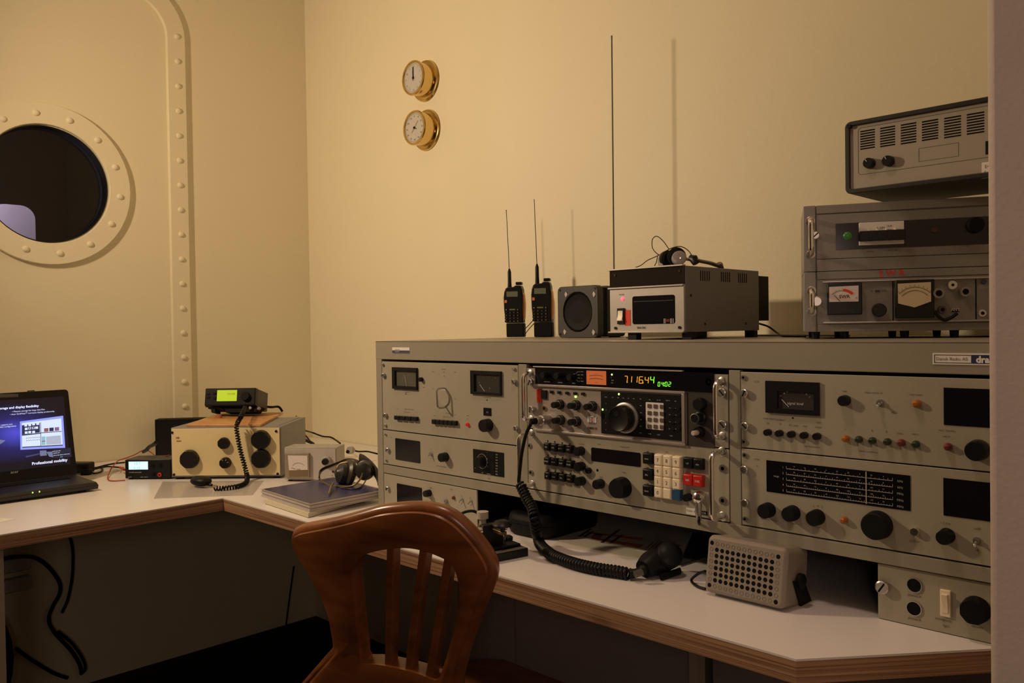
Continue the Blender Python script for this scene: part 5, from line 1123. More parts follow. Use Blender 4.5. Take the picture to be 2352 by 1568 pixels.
for u, v in ((530, 310), (530, 380), (660, 300), (660, 400)): x, z = t.at('d', u, v, .010); t.inst('button', 'mrb', lambda mb: mb.box(-.005, .005, -.0125, -.0095, -.003, .003), m_matte, x, z)
t.part('lower_body', MB().prism([(X0+.018, Z0-.008), (X0+.021, Z0-.022), (X0+.034, Z0-.022), (X0+.034, Z0-.010)], .0, .05), m_matte, bevel=.001)
zb0 = .001
t.part('bracket', MB().prism([(X0+.040, Z0-.004), (X0+.064, zb0+.010), (X0+.066, zb0), (X1-.002, zb0), (X1+.004, zb0+.010), (X1+.016, Z0-.004)], .006, .062), m_matte, bevel=.001)
for u, v, m in ((1405, 600, m_steel), (1578, 615, mat('violet steel', (.4, .35, .45), .3, .8))): x, z = t.at('d', u, v, .0); t.part('socket', MB().lathe([(.0055, .006), (.0055, -.004), (.004, -.006)], x, z, 16), m)
p0 = t.loc(PY(*fx('d', 1470, 660), P.y)); 
cable('coaxial_cable', [tuple(t.M @ Vector((X1-.02, dd-.002, .034))), tuple(t.M @ Vector((X1+.005, dd+.03, .034))), PZ(*fx('d', 1990, 580), zb_+.022), PZ(*fx('d', 2070, 676), zb_+.006)], .0042, m_rubber, 'thick black cable from the back of the green screened radio', 'cable')
# ---- its curled microphone lead and microphone
f = lambda u, v, d=.03: tuple(tu.M @ Vector((tu.at('U', u, v, d)[0], -d, tu.at('U', u, v, d)[1])))
pa = tuple(t.M @ Vector((t.at('d', 1290, 690, .012)[0], -.012, .016)))
path = [pa, f(1400, 560, .02), f(1335, 680, .026), f(1335, 800, .030), f(1370, 1000, .030), f(1420, 1200, .032), f(1470, 1380, .034), PZ(568, 1098, DZ+.012), PZ(563, 1110, DZ+.007), PZ(545, 1117, DZ+.007), PZ(515, 1121, DZ+.007), PZ(493, 1121, DZ+.008)]
o = put('coiled_cord', helix(path, .0056, .0023, 78, 5, 10).mesh('coiled_cord', 60), m_rubber); tag(o, 'black curled cord hanging down the cream front of the tuner box', 'cord')
P = PZ(462, 1118, DZ); t = Thing('hand_microphone', 'black hand microphone lying on the clear sheet before the cream box', 'microphone', (P.x, P.y, DZ+.002), math.radians(10))
t.part('body', MB().sphere((0, 0, .016), .036, 20, 12, (1.05, .72, .42)), m_rubber); t.part('clip_button', MB().lathe([(.006, .0), (.006, -.004)], seg=12, M=Matrix.Translation((0, 0, .0265)) @ Matrix.Rotation(-PI/2, 4, 'X')), m_steel)
t.part('strain_relief', MB().tube([(.024, .002, .010), (.045, .004, .007)], [.006, .0035], 10), m_rubber)
# ---- black plate speaker behind the tuner
P = PZ(362, 1052, DZ)
t = Thing('black_box', 'flat topped black box standing behind the left end of the cream box', 'box', (P.x, P.y, DZ), math.radians(52))
q0 = t.at('e', 1530, 185); bw_ = .24
t.part('case', MB().box(q0[0], q0[0]+bw_, 0, .05, 0, q0[1]), m_matte, bevel=.002); t.part('front_grille', MB().box(q0[0]+.008, q0[0]+bw_-.008, -.002, .001, .01, q0[1]-.008), m_black)
# ---- bundle of plugs and red wires
e_ = lambda u, v, y: PY(*fx('e', u, v), y)
ym = A.y+.02
cable('plug_lead', [e_(1560, 590, ym), e_(1500, 640, ym), e_(1440, 670, ym), e_(1380, 730, ym), e_(1330, 760, ym)], .0065, m_black, 'knotted black plugs on a lead above the small meter', 'plug')
mrw = mat('red wire sheath', (.45, .045, .012), .4)
cable('red_wire', [e_(1390, 735, ym), e_(1300, 745, ym), e_(1180, 810, ym-.01), e_(1000, 880, ym-.03), e_(880, 920, ym-.05), PZ(*fx('e', 800, 1000), DZ+.030), PZ(*fx('e', 730, 1100), DZ+.012), PZ(*fx('e', 685, 1240), DZ+.003), PZ(*fx('e', 760, 1285), DZ+.0025), PZ(*fx('e', 1000, 1275), DZ+.0025)], .0018, mrw, 'thin red wire looping down to the desk beside the small meter', 'wire')
cable('red_wire', [e_(1390, 735, ym), e_(1460, 770, ym), e_(1560, 840, ym-.005), e_(1680, 848, ym-.005), e_(1800, 820, ym)], .0016, mat('dull red wire sheath', (.30, .05, .025), .4), 'thin dull red wire sagging behind the small meter', 'wire')
cable('red_wire', [PZ(*fx('e', 985, 1085), DZ+.02), PZ(*fx('e', 950, 1065), DZ+.02), PZ(*fx('e', 910, 1045), DZ+.018)], .004, mrw, 'red plug end poking from the left of the small meter', 'plug')
# ---- clear sheet
P4 = [PZ(px, py, DZ+.0012) for px, py in ((353, 1144), (374, 1105), (606, 1103), (580, 1136))]
sm = mat('clear plastic sheet', (.55, .51, .47), .15, alpha=.33)
o = put('plastic_sheet', MB().slab([(p_.x, p_.y) for p_ in P4], DZ+.0004, DZ+.0012).mesh('plastic_sheet'), sm); tag(o, 'clear grey plastic sheet lying flat under the black hand microphone', 'sheet')
P4 = [PZ(px, py, DZ+.0006) for px, py in ((-60, 1186), (38, 1191), (-60, 1212))]
o = put('paper_scrap', MB().slab([(p_.x, p_.y) for p_ in P4], DZ+.0002, DZ+.0006).mesh('paper_scrap'), m_white); tag(o, 'corner of white paper on the desk below the laptop', 'paper')
# ---- grey swr meter box
P = PZ(655, 1105, DZ)
t = Thing('meter_box', 'small beige grey box with square pale meter right of the cream box', 'meter', (P.x, P.y, DZ), math.radians(37))
c0 = t.at('V', 470, 460); c1 = t.at('V', 1245, 460); c2 = t.at('V', 490, 935); bw2 = c1[0]; bh = (c0[1]+c1[1])/2
m_sb = mat('beige grey box paint', (.40, .37, .33), .45)
bq = t.loc(PZ(*fx('V', 1392, 388), DZ+bh+.004))
t.part('case', MB().box(-.001, bw2+.002, .001, max(.06, min(.14, bq.y)), .005, bh+.004), m_sb, bevel=.0012); t.part('front_panel', MB().box(.001, bw2, -.001, .003, .006, bh), mat('pale front plate', (.50, .46, .42), .45), bevel=.0005)
o, (x0, x1, z0, z1) = t.disp('V', ((498, 520), (862, 520), (870, 878), (508, 885)), 'meter', mat('tan meter case', (.30, .25, .18), .35), d=.010, bevel=.001)
d4 = [t.at('V', *q, .0105) for q in ((530, 560), (822, 562), (828, 775), (548, 782))]; t.part('dial', MB().prism(d4, -.0106, -.009), mat('pink white dial', (0, 0, 0)), parent=o)
d4 = [t.at('V', *q, .0105) for q in ((548, 790), (828, 780), (830, 870), (552, 878))]; t.part('dial_skirt', MB().prism(d4, -.0106, -.009), mat('brown skirt', (.20, .15, .08), .4), parent=o)
c_ = t.at('V', 690, 800, .011)
t.part('scale_arc', arc(c_[0], c_[1], .026, .0006, -.8, .8, -.0112), m_ink, parent=o); t.text('SWR', c_[0], c_[1]+.004, .004, m_ink, y=-.0109); 
a = t.at('V', 580, 745, .011); b_ = t.at('V', 640, 760, .011); t.part('needle', MB().tube([(a[0], -.0111, a[1]), (b_[0], -.0111, b_[1])], .0005, 5), m_ink, parent=o)
x, z = t.at('V', 1120, 640); t.part('knob_skirt', MB().lathe([(.0150, 0), (.0145, -.010), (.012, -.012)], x, z, 28), m_sb); t.part('knob', MB().lathe([(.0095, -.010), (.0095, -.022), (.008, -.0235)], x, z, 24), m_black)
t.lamp('V', 1208, 805, .0036, mat('dark red lens', (.16, .01, .015), .3), .003, 'indicator_lamp'); t.lamp('V', 1195, 860, .0015, m_blue, .002, 'rivet'); t.tx('V', 1175, 858, '+', .004)
for x in (.012, bw2-.012):
    for y in (.012, .05): t.part('foot', MB().box(x-.005, x+.005, y-.005, y+.005, 0, .0055), m_rubber)
yb_ = PZ(805, 1046, DZ+.03).y
P = PY(*fx('a', 1290, 770), 1.62)
o = put('round_plug', disc(MB(), P, (.5, -.85, .1), [(.010, .022), (.0125, .015), (.013, 0), (.011, -.003), (.009, -.003)]).mesh('round_plug'), m_sb); tag(o, 'round beige plug with dark centre behind the small meter box', 'plug')
o2 = put('plug_hole', disc(MB(), P+Vector((-.004, -.004, -.005)), (.5, -.85, .1), [(.0062, 0), (.0062, -.0036)]).mesh('plug_hole'), m_black, o)
a_ = lambda u, v, y=1.70: PY(*fx('a', u, v), y)
cable('black_cable', [a_(100, 275, 1.58), a_(240, 305, 1.62), a_(400, 350), a_(530, 400), a_(660, 440), a_(820, 455), a_(930, 510), a_(1060, 605, 1.66)], .0030, m_rubber, 'black cable arching from the tuner box along the wall', 'cable')
cable('black_cable', [a_(1385, 775, 1.64), a_(1500, 800, 1.66), a_(1700, 800), a_(1850, 830), a_(2010, 872, 1.72)], .0028, m_rubber, 'black cable running from the round plug to the cabinet', 'cable')
cable('brown_lead', [a_(130, 350, 1.56), a_(230, 420, 1.60), a_(380, 600, 1.63), PZ(*fx('a', 600, 830), DZ+.004)], .0030, mat('red brown sheath', (.13, .04, .02), .45), 'red brown lead beside the tuner box right side', 'cable')
cable('black_lead', [a_(130, 450, 1.55), a_(250, 540, 1.58), a_(400, 610, 1.62), PZ(*fx('a', 560, 800), DZ+.006)], .0055, m_rubber, 'thick black lead low beside the tuner box right side', 'cable')
# ---- binder and pad, with the old headphones on them
zB0, zB1 = DZ+.012, DZ+.032
F_ = PZ(*fx('V', 850, 1290), zB1); Lc = PZ(*fx('V', 118, 1062), zB1); R0_ = PZ(*fx('V', 1915, 1088), zB1)
ex = (R0_-F_).normalized(); ey = (Lc-F_); ln = .31
Bk = [F_, F_+ex*ln, F_+ex*ln+ey, Lc]; Bk[1] = Vector((min(Bk[1].x, -1.70+99), Bk[1].y, Bk[1].z))
mid = sum(Bk, Vector())/4
hit_ = (R0_-F_).length
ln = min(ln, hit_*1.0+.02)
Bk = [F_, F_+ex*ln, F_+ex*ln+ey, Lc]
t = Thing('blue_binder', 'thick blue topped binder with pale page edges on a yellow pad', 'binder', (F_.x, F_.y, zB0), 0)
P2 = [(p_.x-F_.x, p_.y-F_.y) for p_ in Bk]
m_pg = mat('pale page edges', (.55, .50, .46), .7, var=.25, vscale=6)
t.part('back_cover', MB().slab(P2, 0, .0016), m_pg)
cx_, cy_ = sum(p_[0] for p_ in P2)/4, sum(p_[1] for p_ in P2)/4
sh_ = lambda k_: [(cx_+(x-cx_)*k_, cy_+(y-cy_)*k_) for x, y in P2]
for i in range(4): t.part('page_block', MB().slab(sh_((.985, .97, .99, .975)[i]), .0018+i*.0042, .0018+i*.0042+.0038), m_pg)
t.part('clear_cover', MB().slab(P2, .0186, .0196), mat('clear cover', (.6, .55, .5), .15, alpha=.5))
t.part('blue_sheet', MB().slab(sh_(.945), .0196, .0201), mat('blue cover sheet', (.030, .032, .115), .32))
sp = [(Lc.x-F_.x, Lc.y-F_.y)]
pd = [PZ(*fx('V', u, v), DZ+.011) for u, v in ((190, 1225), (835, 1430))]
e2 = (pd[1]-pd[0]); eyn = ey.normalized(); p3_ = pd[1]+ex*.20+eyn*.05; p4_ = pd[0]+ex*.20
t2 = Thing('yellow_pad', 'pale yellow pad lying under the blue binder', 'notepad', (pd[1].x, pd[1].y, DZ), 0)
t2.part('pages', MB().slab([(p_.x-pd[1].x, p_.y-pd[1].y) for p_ in (pd[0], pd[1], p3_, p4_)], .001, .0115), mat('pale yellow paper', (.66, .60, .42), .7))
t2.part('backing_card', MB().slab([(p_.x-pd[1].x, p_.y-pd[1].y) for p_ in (pd[0], pd[1], p3_, p4_)], 0, .0012), mat('dark card', (.06, .05, .04), .7))
# old headphones
zt2 = zB0+.0202
C0 = PZ(*fx('c', 1050, 850), zt2)
h = Thing('old_headphones', 'dark old headphones with metal bands lying on the blue binder', 'headphones', (C0.x, C0.y, zt2), 0)
yy = C0.y
def cp(u, v, y=None): return h.loc(PY(*fx('c', u, v), yy if y is None else y))
m_hb = mat('dark brown band', (.045, .035, .025), .4); m_old = mat('worn black shell', (.03, .028, .024), .3)
a1 = cp(940, 560, yy+.015); a2 = cp(1440, 500, yy+.045)
nz_ = (-.25, -.93, .25)
h.part('ear_cup', disc(MB(), a1, nz_, [(.016, .024), (.027, .013), (.030, .002), (.027, -.008), (.016, -.014), (.009, -.019)], 28), m_old)
h.part('ear_cushion', disc(MB(), a1+Vector((.010, .012, .002)), nz_, [(.026, .016), (.035, .010), (.036, -.001), (.028, -.007)], 28), m_hb)
h.part('ear_cup', disc(MB(), a2, (.55, -.8, .1), [(.014, .020), (.023, .012), (.026, 0), (.022, -.010), (.011, -.014)], 24), m_old)
h.part('ear_cushion', disc(MB(), a2+Vector((-.008, .008, 0)), (.55, -.8, .1), [(.016, .016), (.026, .009), (.0275, 0), (.020, -.005)], 24), m_hb)
h.part('headband', MB().tube(smooth_path([cp(425, 670, yy-.01), cp(440, 540, yy), cp(520, 455, yy+.01), cp(700, 385, yy+.03), cp(900, 310, yy+.05), cp(1080, 240, yy+.06), cp(1240, 255, yy+.06), cp(1350, 380, yy+.06)], 6), .0095, 8, flat=.0024), m_hb)
h.part('headband', MB().tube(smooth_path([cp(1330, 225, yy+.07), cp(1420, 260, yy+.07), cp(1560, 370, yy+.07), cp(1690, 520, yy+.065), cp(1755, 650, yy+.06), cp(1775, 735, yy+.05)], 6), .0150, 8, flat=.0026), m_hb)
h.part('wire_yoke', MB().tube(smooth_path([cp(425, 660, yy-.01), cp(470, 720, yy-.012), cp(570, 790, yy-.02), cp(700, 835, yy-.02), cp(900, 850, yy-.02), cp(1100, 850, yy-.015), cp(1250, 790, yy-.005), cp(1350, 680, yy+.01), cp(1400, 560, yy+.03)], 6), .0024, 8), mat('tarnished brass', (.24, .17, .08), .4, .7))
h.part('wire_yoke', MB().tube(smooth_path([cp(820, 430, yy+.01), cp(900, 340, yy+.02), cp(1050, 310, yy+.03), cp(1200, 350, yy+.04), cp(1300, 450, yy+.045)], 6), .0024, 8), MATS['tarnished brass'])
q0 = cp(735, 780, yy-.03); q1 = cp(640, 1020, yy-.09); q0.z = max(q0.z, .006); q1 = h.loc(PZ(*fx('c', 640, 1030), zt2+.004))
h.part('metal_tab', MB().tube([q0, q0.lerp(q1, .5)+Vector((0, 0, .002)), q1], [.003, .0062, .0045], 8, flat=.0022), mat('pale brass', (.62, .50, .34), .35, .6))
h.part('lead', MB().tube(smooth_path([cp(1300, 450, yy+.04), h.loc(PZ(*fx('c', 1480, 660), zt2+.003)), h.loc(PZ(*fx('c', 1300, 900), zt2+.002)), h.loc(PZ(*fx('c', 900, 880), zt2+.002))], 6), .0018, 6), m_rubber)
# ================================================================== UNDER THE CABINET AND ON THE RIGHT
# ---- morse key
K1 = PZ(1131, 1293, DZ); K2 = PZ(1214, 1277, DZ); ka = math.atan2(K2.y-K1.y, K2.x-K1.x)
t = Thing('morse_key', 'black morse key with shiny metal lever behind the wooden chair', 'morse key', (K2.x, K2.y, DZ), ka)
kw = .115; kb_ = t.loc(PZ(*fx('b', 1285, 892), DZ+.018)); kd = max(.09, min(.17, kb_.y))
t.part('base', MB().box(-kw, 0, 0, kd, 0, .017), m_black, bevel=.002); t.part('upper_plate', MB().box(-kw+.008, -.006, .018, kd-.004, .017, .023), m_black, bevel=.002)
t.part('name_strip', MB().box(-kw+.02, -.004, .001, .014, .0165, .0178), mat('grey metal strip', (.25, .24, .22), .4, .6))
for i, (x, y) in enumerate(((-.085, .05), (-.03, .05), (-.058, .085), (-.085, .12))):
    y = min(y, kd-.012); t.part('terminal_post', MB().lathe([(.007, 0), (.007, -.012), (.009, -.013), (.009, -.020), (.005, -.024)], seg=16, M=Matrix.Translation((x, y, .022)) @ Matrix.Rotation(-PI/2, 4, 'X')), m_chrome)
t.part('lever', MB().box(-.062, -.050, .0, kd-.004, .050, .057), mat('dark worn brass', (.20, .15, .07), .3, .9), bevel=.001)
t.part('pivot_bridge', MB().box(-.080, -.032, kd*.5-.008, kd*.5+.008, .022, .064), m_black, bevel=.002)
for x in (-.084, -.028): t.part('pivot_screw', MB().lathe([(.007, .006), (.0075, -.004), (.005, -.007)], seg=16, M=Matrix.Translation((x, kd*.5, .053)) @ Matrix.Rotation(PI/2 if x < -.05 else -PI/2, 4, 'Z')), m_chrome)
t.part('knob', MB().lathe([(.004, 0), (.005, -.008), (.019, -.011), (.020, -.014), (.015, -.020), (.006, -.023)], seg=24, M=Matrix.Translation((-.056, .006, .056)) @ Matrix.Rotation(-PI/2, 4, 'X')), m_black)
t.part('contact_post', MB().lathe([(.007, 0), (.007, -.045), (.012, -.046), (.012, -.060)], seg=16, M=Matrix.Translation((-.056, kd-.014, .022)) @ Matrix.Rotation(-PI/2, 4, 'X')), mat('ivory cap', (.5, .45, .36), .5))
xk, zk = t.at('b', 1250, 845, 0)
t.part('side_screw', MB().lathe([(.010, 0), (.010, -.006), (.006, -.009)], seg=16, M=Matrix.Translation((-.010, kd*.62, .022)) @ Matrix.Rotation(-PI/2, 4, 'X')), m_black)
b2 = lambda u, v, y: PY(*fx('b', u, v), y)
cable('key_lead', [b2(60, 560, 1.20), b2(140, 430, 1.22), b2(260, 355, 1.23), b2(420, 325, 1.24), b2(540, 360, 1.25), b2(620, 440, 1.25)], .0032, m_rubber, 'black lead arching over from the morse key past the chair', 'cable')
# ---- black case in the shadow
C1 = PZ(1150, 1222, DZ); C2 = PZ(1325, 1218, DZ)
t = Thing('black_case', 'low black case with rounded end lying under the middle of cabinet', 'case', (C1.x, C1.y+.0, DZ), 0)
cw = C2.x-C1.x
t.part('shell', MB().slab([(x, y) for x, y in rr(0, cw+.02, 0, .20, .045, 8)], 0, .048), m_matte, bevel=.012); t.part('seam', MB().slab(rr(-.0006, cw+.0206, -.0006, .2006, .045, 8), .026, .028), m_dark)
# ---- chart paper
Q4 = [PZ(px, py, DZ+.0012) for px, py in ((1352, 1187), (1590, 1218), (1545, 1292), (1268, 1252))]
ch_ = Thing('printed_chart', 'white printed sheet with red and dark lettering under the cabinet', 'paper', (Q4[3].x, Q4[3].y, DZ), 0)
cl = lambda p_: (p_.x-Q4[3].x, p_.y-Q4[3].y)
ch_.part('sheet', MB().slab([cl(p_) for p_ in Q4], .0003, .0012), mat('chart paper', (.62, .58, .48), .6, var=.1, vscale=10))
def decal(name, pts, m, h_=.0016):
    ch_.part(name, MB().slab([cl(PZ(*fx('N', *q), DZ+h_)) for q in pts], .0012, h_), m)
mr_ = mat('orange red print', (.55, .16, .07), .6); md_ = mat('dark brown print', (.06, .04, .035), .6); mc_ = mat('cream print', (.72, .66, .54), .6)
decal('colour_band', ((460, 395), (1300, 490), (1260, 530), (440, 420)), mr_); decal('colour_band', ((520, 480), (1290, 590), (1240, 640), (500, 500)), mr_); decal('colour_band', ((560, 420), (700, 435), (640, 500), (500, 480)), mat('rust print', (.40, .20, .12), .6))
decal('dark_word', ((310, 465), (480, 350), (525, 352), (355, 468)), md_, .0019); decal('dark_word', ((380, 470), (500, 395), (560, 385), (420, 475)), md_, .0019)
decal('dark_word', ((645, 555), (915, 360), (950, 365), (690, 560)), md_, .0019); decal('dark_word', ((780, 560), (960, 440), (985, 445), (830, 560)), md_, .0019)
decal('pale_box', ((1180, 670), (1400, 530), (1530, 545), (1390, 710)), mc_, .0017)
for i in range(3): decal('fine_print', ((1330+i*70, 640-i*5), (1440+i*60, 545), (1452+i*60, 548), (1345+i*70, 643-i*5)), mat('grey brown print', (.22, .18, .14), .6), .0020)
decal('colour_band', ((1550, 560), (1850, 590), (1830, 615), (1530, 580)), mr_)
# ---- dark folder to the right of the chart
Q4 = [PZ(*q, DZ+.004) for q in ((1592, 1222), (1640, 1235), (1625, 1275), (1560, 1296))]
o = put('dark_folder', MB().slab([(p_.x, p_.y) for p_ in Q4], DZ+.0016, DZ+.004).mesh('dark_folder'), mat('dark brown folder', (.045, .040, .035), .6)); tag(o, 'dark brown folder lying between the printed sheet and the grille speaker', 'folder')
# ---- hand microphone on the curled black cord, plugged into the transceiver
tx0 = PY(*fx('C', 560, 1130), RY-.022); 
plug = Thing('microphone_plug', 'round metal microphone plug in the transceiver with a black cord', 'plug', (PY(*fx('C', 620, 1120), RY).x, RY-.001, PY(*fx('C', 620, 1120), RY).z), 0)
plug.part('barrel', MB().lathe([(.0095, 0), (.0105, -.004), (.0105, -.022), (.0085, -.024), (.0085, -.036), (.006, -.040)], seg=20), m_steel); plug.part('sleeve', MB().lathe([(.0075, -.036), (.0060, -.050)], seg=14), m_rubber)
pl_ = plug.M @ Vector((0, -.048, 0))
yc = RY-.052
cyp = lambda u, v, y: PY(*fx('E', u, v), y)
cable('microphone_cord', [pl_, pl_+Vector((0, -.006, -.003)), PY(*fx('C', 300, 1215), yc-.004), PY(*fx('C', 240, 1340), yc-.004), cyp(195, 230, yc), cyp(140, 500, yc), cyp(110, 780, yc), cyp(90, 960, yc), cyp(100, 1040, yc)], .0036, m_rubber, 'straight black cord hanging from the plug in front of the handles', 'cord')
m_ = lambda u, v, y: PY(*fx('M', u, v), y)
mz = lambda u, v, z=.012: PZ(*fx('M', u, v), DZ+z)
nz2 = lambda u, v, z=.012: PZ(*fx('N', u, v), DZ+z)
path = [cyp(120, 1040, yc), m_(985, 40, yc-.005), m_(1060, 160, yc-.01), m_(1095, 330, yc-.02), mz(1120, 500, .045), mz(1145, 610, .020), mz(1190, 730), mz(1330, 860), mz(1500, 940), mz(1750, 1020), mz(2050, 1085), nz2(870, 990), nz2(1075, 1030, .011)]
o = put('coiled_cord', helix(path, .0090, .0029, 66, 6, 12).mesh('coiled_cord', 60), m_rubber); tag(o, 'thick black curled cord lying on the desk to the fist microphone', 'cord')
c_ = nz2(1560, 905, .020); 
t = Thing('fist_microphone', 'black fist microphone with round head on the desk before the chart', 'microphone', (c_.x, c_.y, DZ), math.radians(35))
mc = lambda u, v, z: t.loc(PZ(*fx('N', u, v), DZ+z))
t.part('cord_grip', MB().tube(smooth_path([mc(1080, 1030, .011), mc(1160, 1020, .012), mc(1260, 985, .016), mc(1330, 940, .02)], 5), [.0085]*6+[.0078]*5+[.0095]*5, 14), m_rubber)
t.part('clamp', MB().tube([mc(1165, 1040, .016), mc(1270, 1000, .019)], .0062, 10), mat('worn grey clamp', (.12, .115, .11), .35, .5))
b0 = mc(1420, 870, .024); b1_ = mc(1700, 800, .026)
t.part('body', MB().tube(smooth_path([mc(1290, 960, .018), b0.lerp(b1_, 0), b0.lerp(b1_, .5), b1_, mc(1800, 870, .018)], 5), [.012+.012*math.sin(PI*min(1, i/20*1.0+.12)) for i in range(21)], 18), m_rubber)
hc = mc(1690, 735, .042)
t.part('head', disc(MB(), hc, (.25, -.75, .62), [(.012, .028), (.0215, .018), (.0235, .004), (.0225, -.003), (.018, -.007), (.008, -.009)], 28), m_rubber)
t.part('head_rim', disc(MB(), hc, (.25, -.75, .62), [(.0242, .004), (.0246, .001), (.0236, -.002)], 28), m_matte)
t.part('talk_bar', MB().tube([mc(1560, 1080, .006), mc(1840, 985, .008)], .0065, 10, flat=.004), m_matte)
# ---- beige speaker with a grid of holes
P1 = PZ(*fx('K', 500, 1325), DZ+.002); P2_ = PZ(*fx('K', 1480, 1562), DZ+.002); sa = math.atan2(P2_.y-P1.y, P2_.x-P1.x)
TL = math.radians(-10)
t = Thing('grille_speaker', 'beige loudspeaker with a grid of round holes on the desk', 'speaker', (P1.x, P1.y, DZ), sa, tilt=TL)
k0 = t.at('K', 475, 330); k1 = t.at('K', 1790, 560); k2 = t.at('K', 1715, 1530); k3 = t.at('K', 418, 1225)
gx0, gx1 = (k0[0]+k3[0])/2, (k1[0]+k2[0])/2; gz1 = (k0[1]+k1[1])/2; gz0 = .006
m_spk = mat('beige speaker plastic', (.27, .235, .19), .5, bump=.1, bscale=300)
t.part('shell', MB().prism(rr(gx0, gx1, gz0, gz1, .010, 5), -.002, .075), m_spk, bevel=.006)
t.part('back_shell', MB().prism(rr(gx0+.010, gx1-.010, gz0+.016, gz1-.010, .014, 5), .075, .098), m_spk, bevel=.005)
dk_ = MB(); lt_ = MB(); cs = [t.at('K', u, v) for u, v in ((548, 470), (1632, 700), (1590, 1440), (505, 1160))]
def bil(a, b_): 
    tp = (cs[0][0]+(cs[1][0]-cs[0][0])*a, cs[0][1]+(cs[1][1]-cs[0][1])*a); bt_ = (cs[3][0]+(cs[2][0]-cs[3][0])*a, cs[3][1]+(cs[2][1]-cs[3][1])*a)
    return tp[0]+(bt_[0]-tp[0])*b_, tp[1]+(bt_[1]-tp[1])*b_
hole = MB().lathe([(.0036, .001), (.0036, -.0022)], seg=14).mesh('hole'); dim = MB().ring([(.0034*math.cos(i*PI/6), .0034*math.sin(i*PI/6)) for i in range(12)], [(.0026*math.cos(i*PI/6), .0026*math.sin(i*PI/6)) for i in range(12)], -.0024, .001).mesh('dimple')
m_dim = mat('dark beige', (.19, .16, .125), .6)
for i in range(13):
    for j in range(8):
        x, z = bil(i/12, j/7); edge = i in (0, 12) or j in (0, 7); cor = i in (0, 12) and j in (0, 7)
        put('hole' if (not edge or cor) else 'dimple', hole if (not edge or cor) else dim, m_dark if (not edge or cor) else m_dim, t.e, (x, 0, z))
t.part('bracket', MB().add([(gx1+.001, .020, .05), (gx1+.004, .020, .05), (gx1+.004, .055, .05), (gx1+.001, .055, .05), (gx1+.001, .055, .004), (gx1+.004, .055, .004), (gx1+.004, .100, .004), (gx1+.001, .100, .004)], [(0, 1, 2, 3), (4, 5, 6, 7), (0, 4, 5, 1), (1, 5, 6, 2), (2, 6, 7, 3), (3, 7, 4, 0)]), m_matte)
t.part('bracket_knob', MB().lathe([(.012, 0), (.012, -.006), (.009, -.008)], seg=18, M=Matrix.Translation((gx1+.003, .040, .05)) @ Matrix.Rotation(PI/2, 4, 'Z')), m_matte)
kz = lambda u, v, z=.003: PZ(*fx('K', u, v), DZ+z)
cable('speaker_wire', [kz(430, 935, .030), kz(330, 970, .022), kz(240, 1030, .012), kz(200, 1085, .004), kz(235, 1140, .003), kz(310, 1190, .003), kz(430, 1225, .004)], .0024, m_rubber, 'black wire looping out left of the beige grille speaker', 'cable')
cable('key_plug_lead', [PY(*fx('F', 1605, 1400), RY-.014), PY(*fx('F', 1608, 1480), RY-.016), PY(*fx('F', 1612, 1570), RY-.014), PZ(1610, 1225, DZ+.03)], .0026, m_rubber, 'black lead hanging from the chrome plug of the receiver', 'cable')
# ---- things under the left part of the desk
zz = lambda u, v, x: PX(*fx('Z', u, v), x)
xw = WX+.035
cable('floor_cable', [zz(20, 612, xw), zz(120, 597, xw), zz(260, 602, xw), zz(370, 672, xw), zz(455, 790, xw), zz(458, 880, xw), zz(405, 980, xw), zz(376, 1080, xw), zz(420, 1180, xw), zz(540, 1310, xw), zz(610, 1420, xw), zz(628, 1500, xw)], .0065, m_rubber, 'thick black cable snaking down the wall under the left desk', 'cable')
cable('floor_cable', [zz(530, 420, xw), zz(558, 540, xw), zz(556, 740, xw), zz(522, 920, xw), zz(475, 1030, xw)], .0050, m_rubber, 'black cable hanging straight down under the left desk', 'cable')
cable('floor_cable', [zz(445, 1170, xw+.02), zz(560, 1270, xw+.02), zz(640, 1390, xw+.02), zz(655, 1460, xw+.02), zz(625, 1500, xw+.02)], .0050, m_rubber, 'black cable curving in a hook near the floor', 'cable')
cable('floor_cable', [zz(120, 1300, xw), zz(230, 1380, xw), zz(400, 1485, xw), zz(520, 1530, xw)], .0060, m_rubber, 'black cable slanting to the floor at lower left', 'cable')
cable('thin_wire', [PX(675, 1300, WX+.03), PX(668, 1350, WX+.03), PX(657, 1434, WX+.03)], .0035, m_rubber, 'thin dark wire hanging by the corner under the desk', 'wire')
P = zz(100, 740, xw-.02)
t = Thing('power_strip', 'pale double socket on the wall under the left desk', 'socket', (WX, P.y, P.z), PI/2)
for dz in (.035, -.03): 
    o = t.part('socket_box', MB().box(-.11, .05, -.035, 0, dz-.022, dz+.022), mat('grey socket plastic', (.55, .53, .52), .5), bevel=.004)
P = zz(60, 1180, xw)
t = Thing('cable_bag', 'black bundle leaning on the wall at lower left under desk', 'bag', (WX+.06, P.y, 0), PI/2)
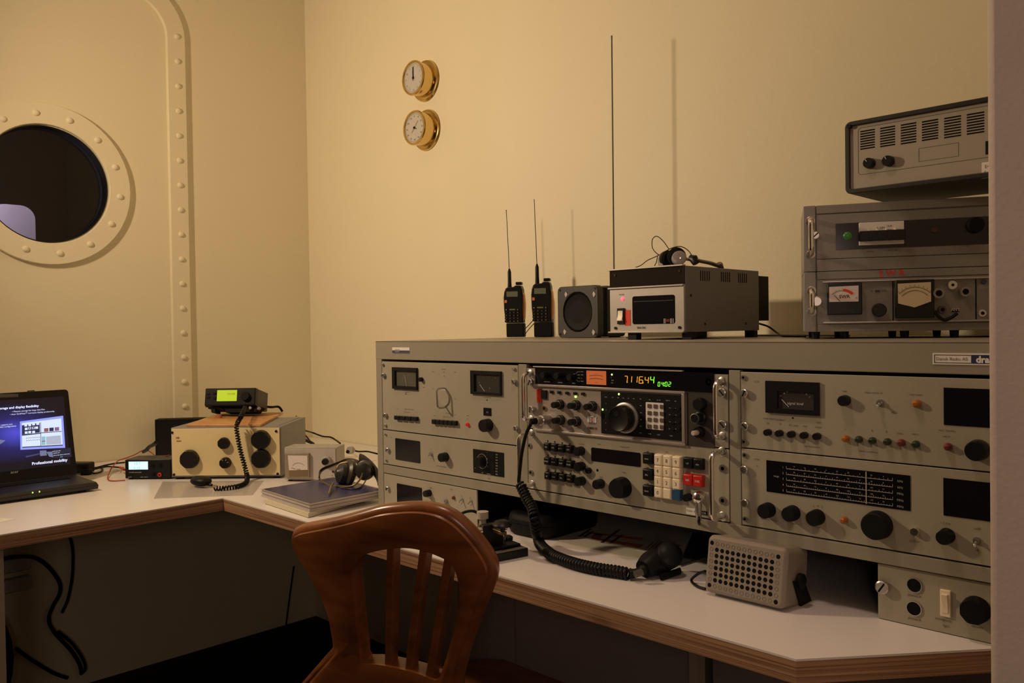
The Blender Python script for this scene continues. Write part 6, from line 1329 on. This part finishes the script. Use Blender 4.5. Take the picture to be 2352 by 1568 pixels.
t.part('bag', MB().sphere((-.13, -.06, .20), .2, 18, 12, (.62, .28, 1.0)), m_matte)

named = {o.name: o for o in COL.objects}
T_ = {o.name: o for o in COL.objects if o.type == 'EMPTY'}
class Ref:
    def __init__(s, e): s.e = e; s.I = (Matrix.Translation(e.location) @ e.rotation_euler.to_matrix().to_4x4()).inverted()
for child, par in (('power_cord', 'power_brick'), ('power_cord.001', 'power_brick'), ('power_cord.002', 'power_brick'), ('coiled_cord', 'hand_microphone'), ('coiled_cord.001', 'fist_microphone'), ('microphone_cord', 'fist_microphone')):
    adopt(named[child], Ref(T_[par]))
fm = Ref(T_['fist_microphone'])
for o in list(plug.e.children):
    o.parent = fm.e; o.matrix_local = fm.I @ plug.M; o.name = 'plug_'+o.name
bpy.data.objects.remove(plug.e)
# ================================================================== PRINTED WRITING (curves turned into meshes, one part per thing and ink)
def flush_texts():
    objs = []
    for pr, name, st, x, y, z, size, m, sx, bold, rot, align in TEXTS:
        c = bpy.data.curves.new('t', 'FONT'); c.body = st; c.size = size*1.4; c.align_x = align; c.resolution_u = 2; c.offset = bold
        o = bpy.data.objects.new('t', c); COL.objects.link(o); objs.append(o)
    dg = bpy.context.evaluated_depsgraph_get(); dg.update()
    groups = {}
    for o, (pr, name, st, x, y, z, size, m, sx, bold, rot, align) in zip(objs, TEXTS):
        me = bpy.data.meshes.new_from_object(o.evaluated_get(dg))
        Q = Matrix.Translation((x, y, z)) @ Matrix.Rotation(-rot, 4, 'Y') @ Matrix.Scale(sx, 4, (1, 0, 0)) @ Matrix.Rotation(PI/2, 4, 'X')
        G = groups.setdefault((pr.name, name, m.name), (pr, name, m, MB()))
        G[3].add([Q @ v.co for v in me.vertices], [tuple(p.vertices) for p in me.polygons])
        bpy.data.meshes.remove(me)
    for o in objs:
        c = o.data; bpy.data.objects.remove(o); bpy.data.curves.remove(c)
    for pr, name, m, mb in groups.values():
        me = bpy.data.meshes.new(name); me.from_pydata(mb.v, [], mb.f); put(name, me, m, pr)['kind'] = 'stuff'
flush_texts()
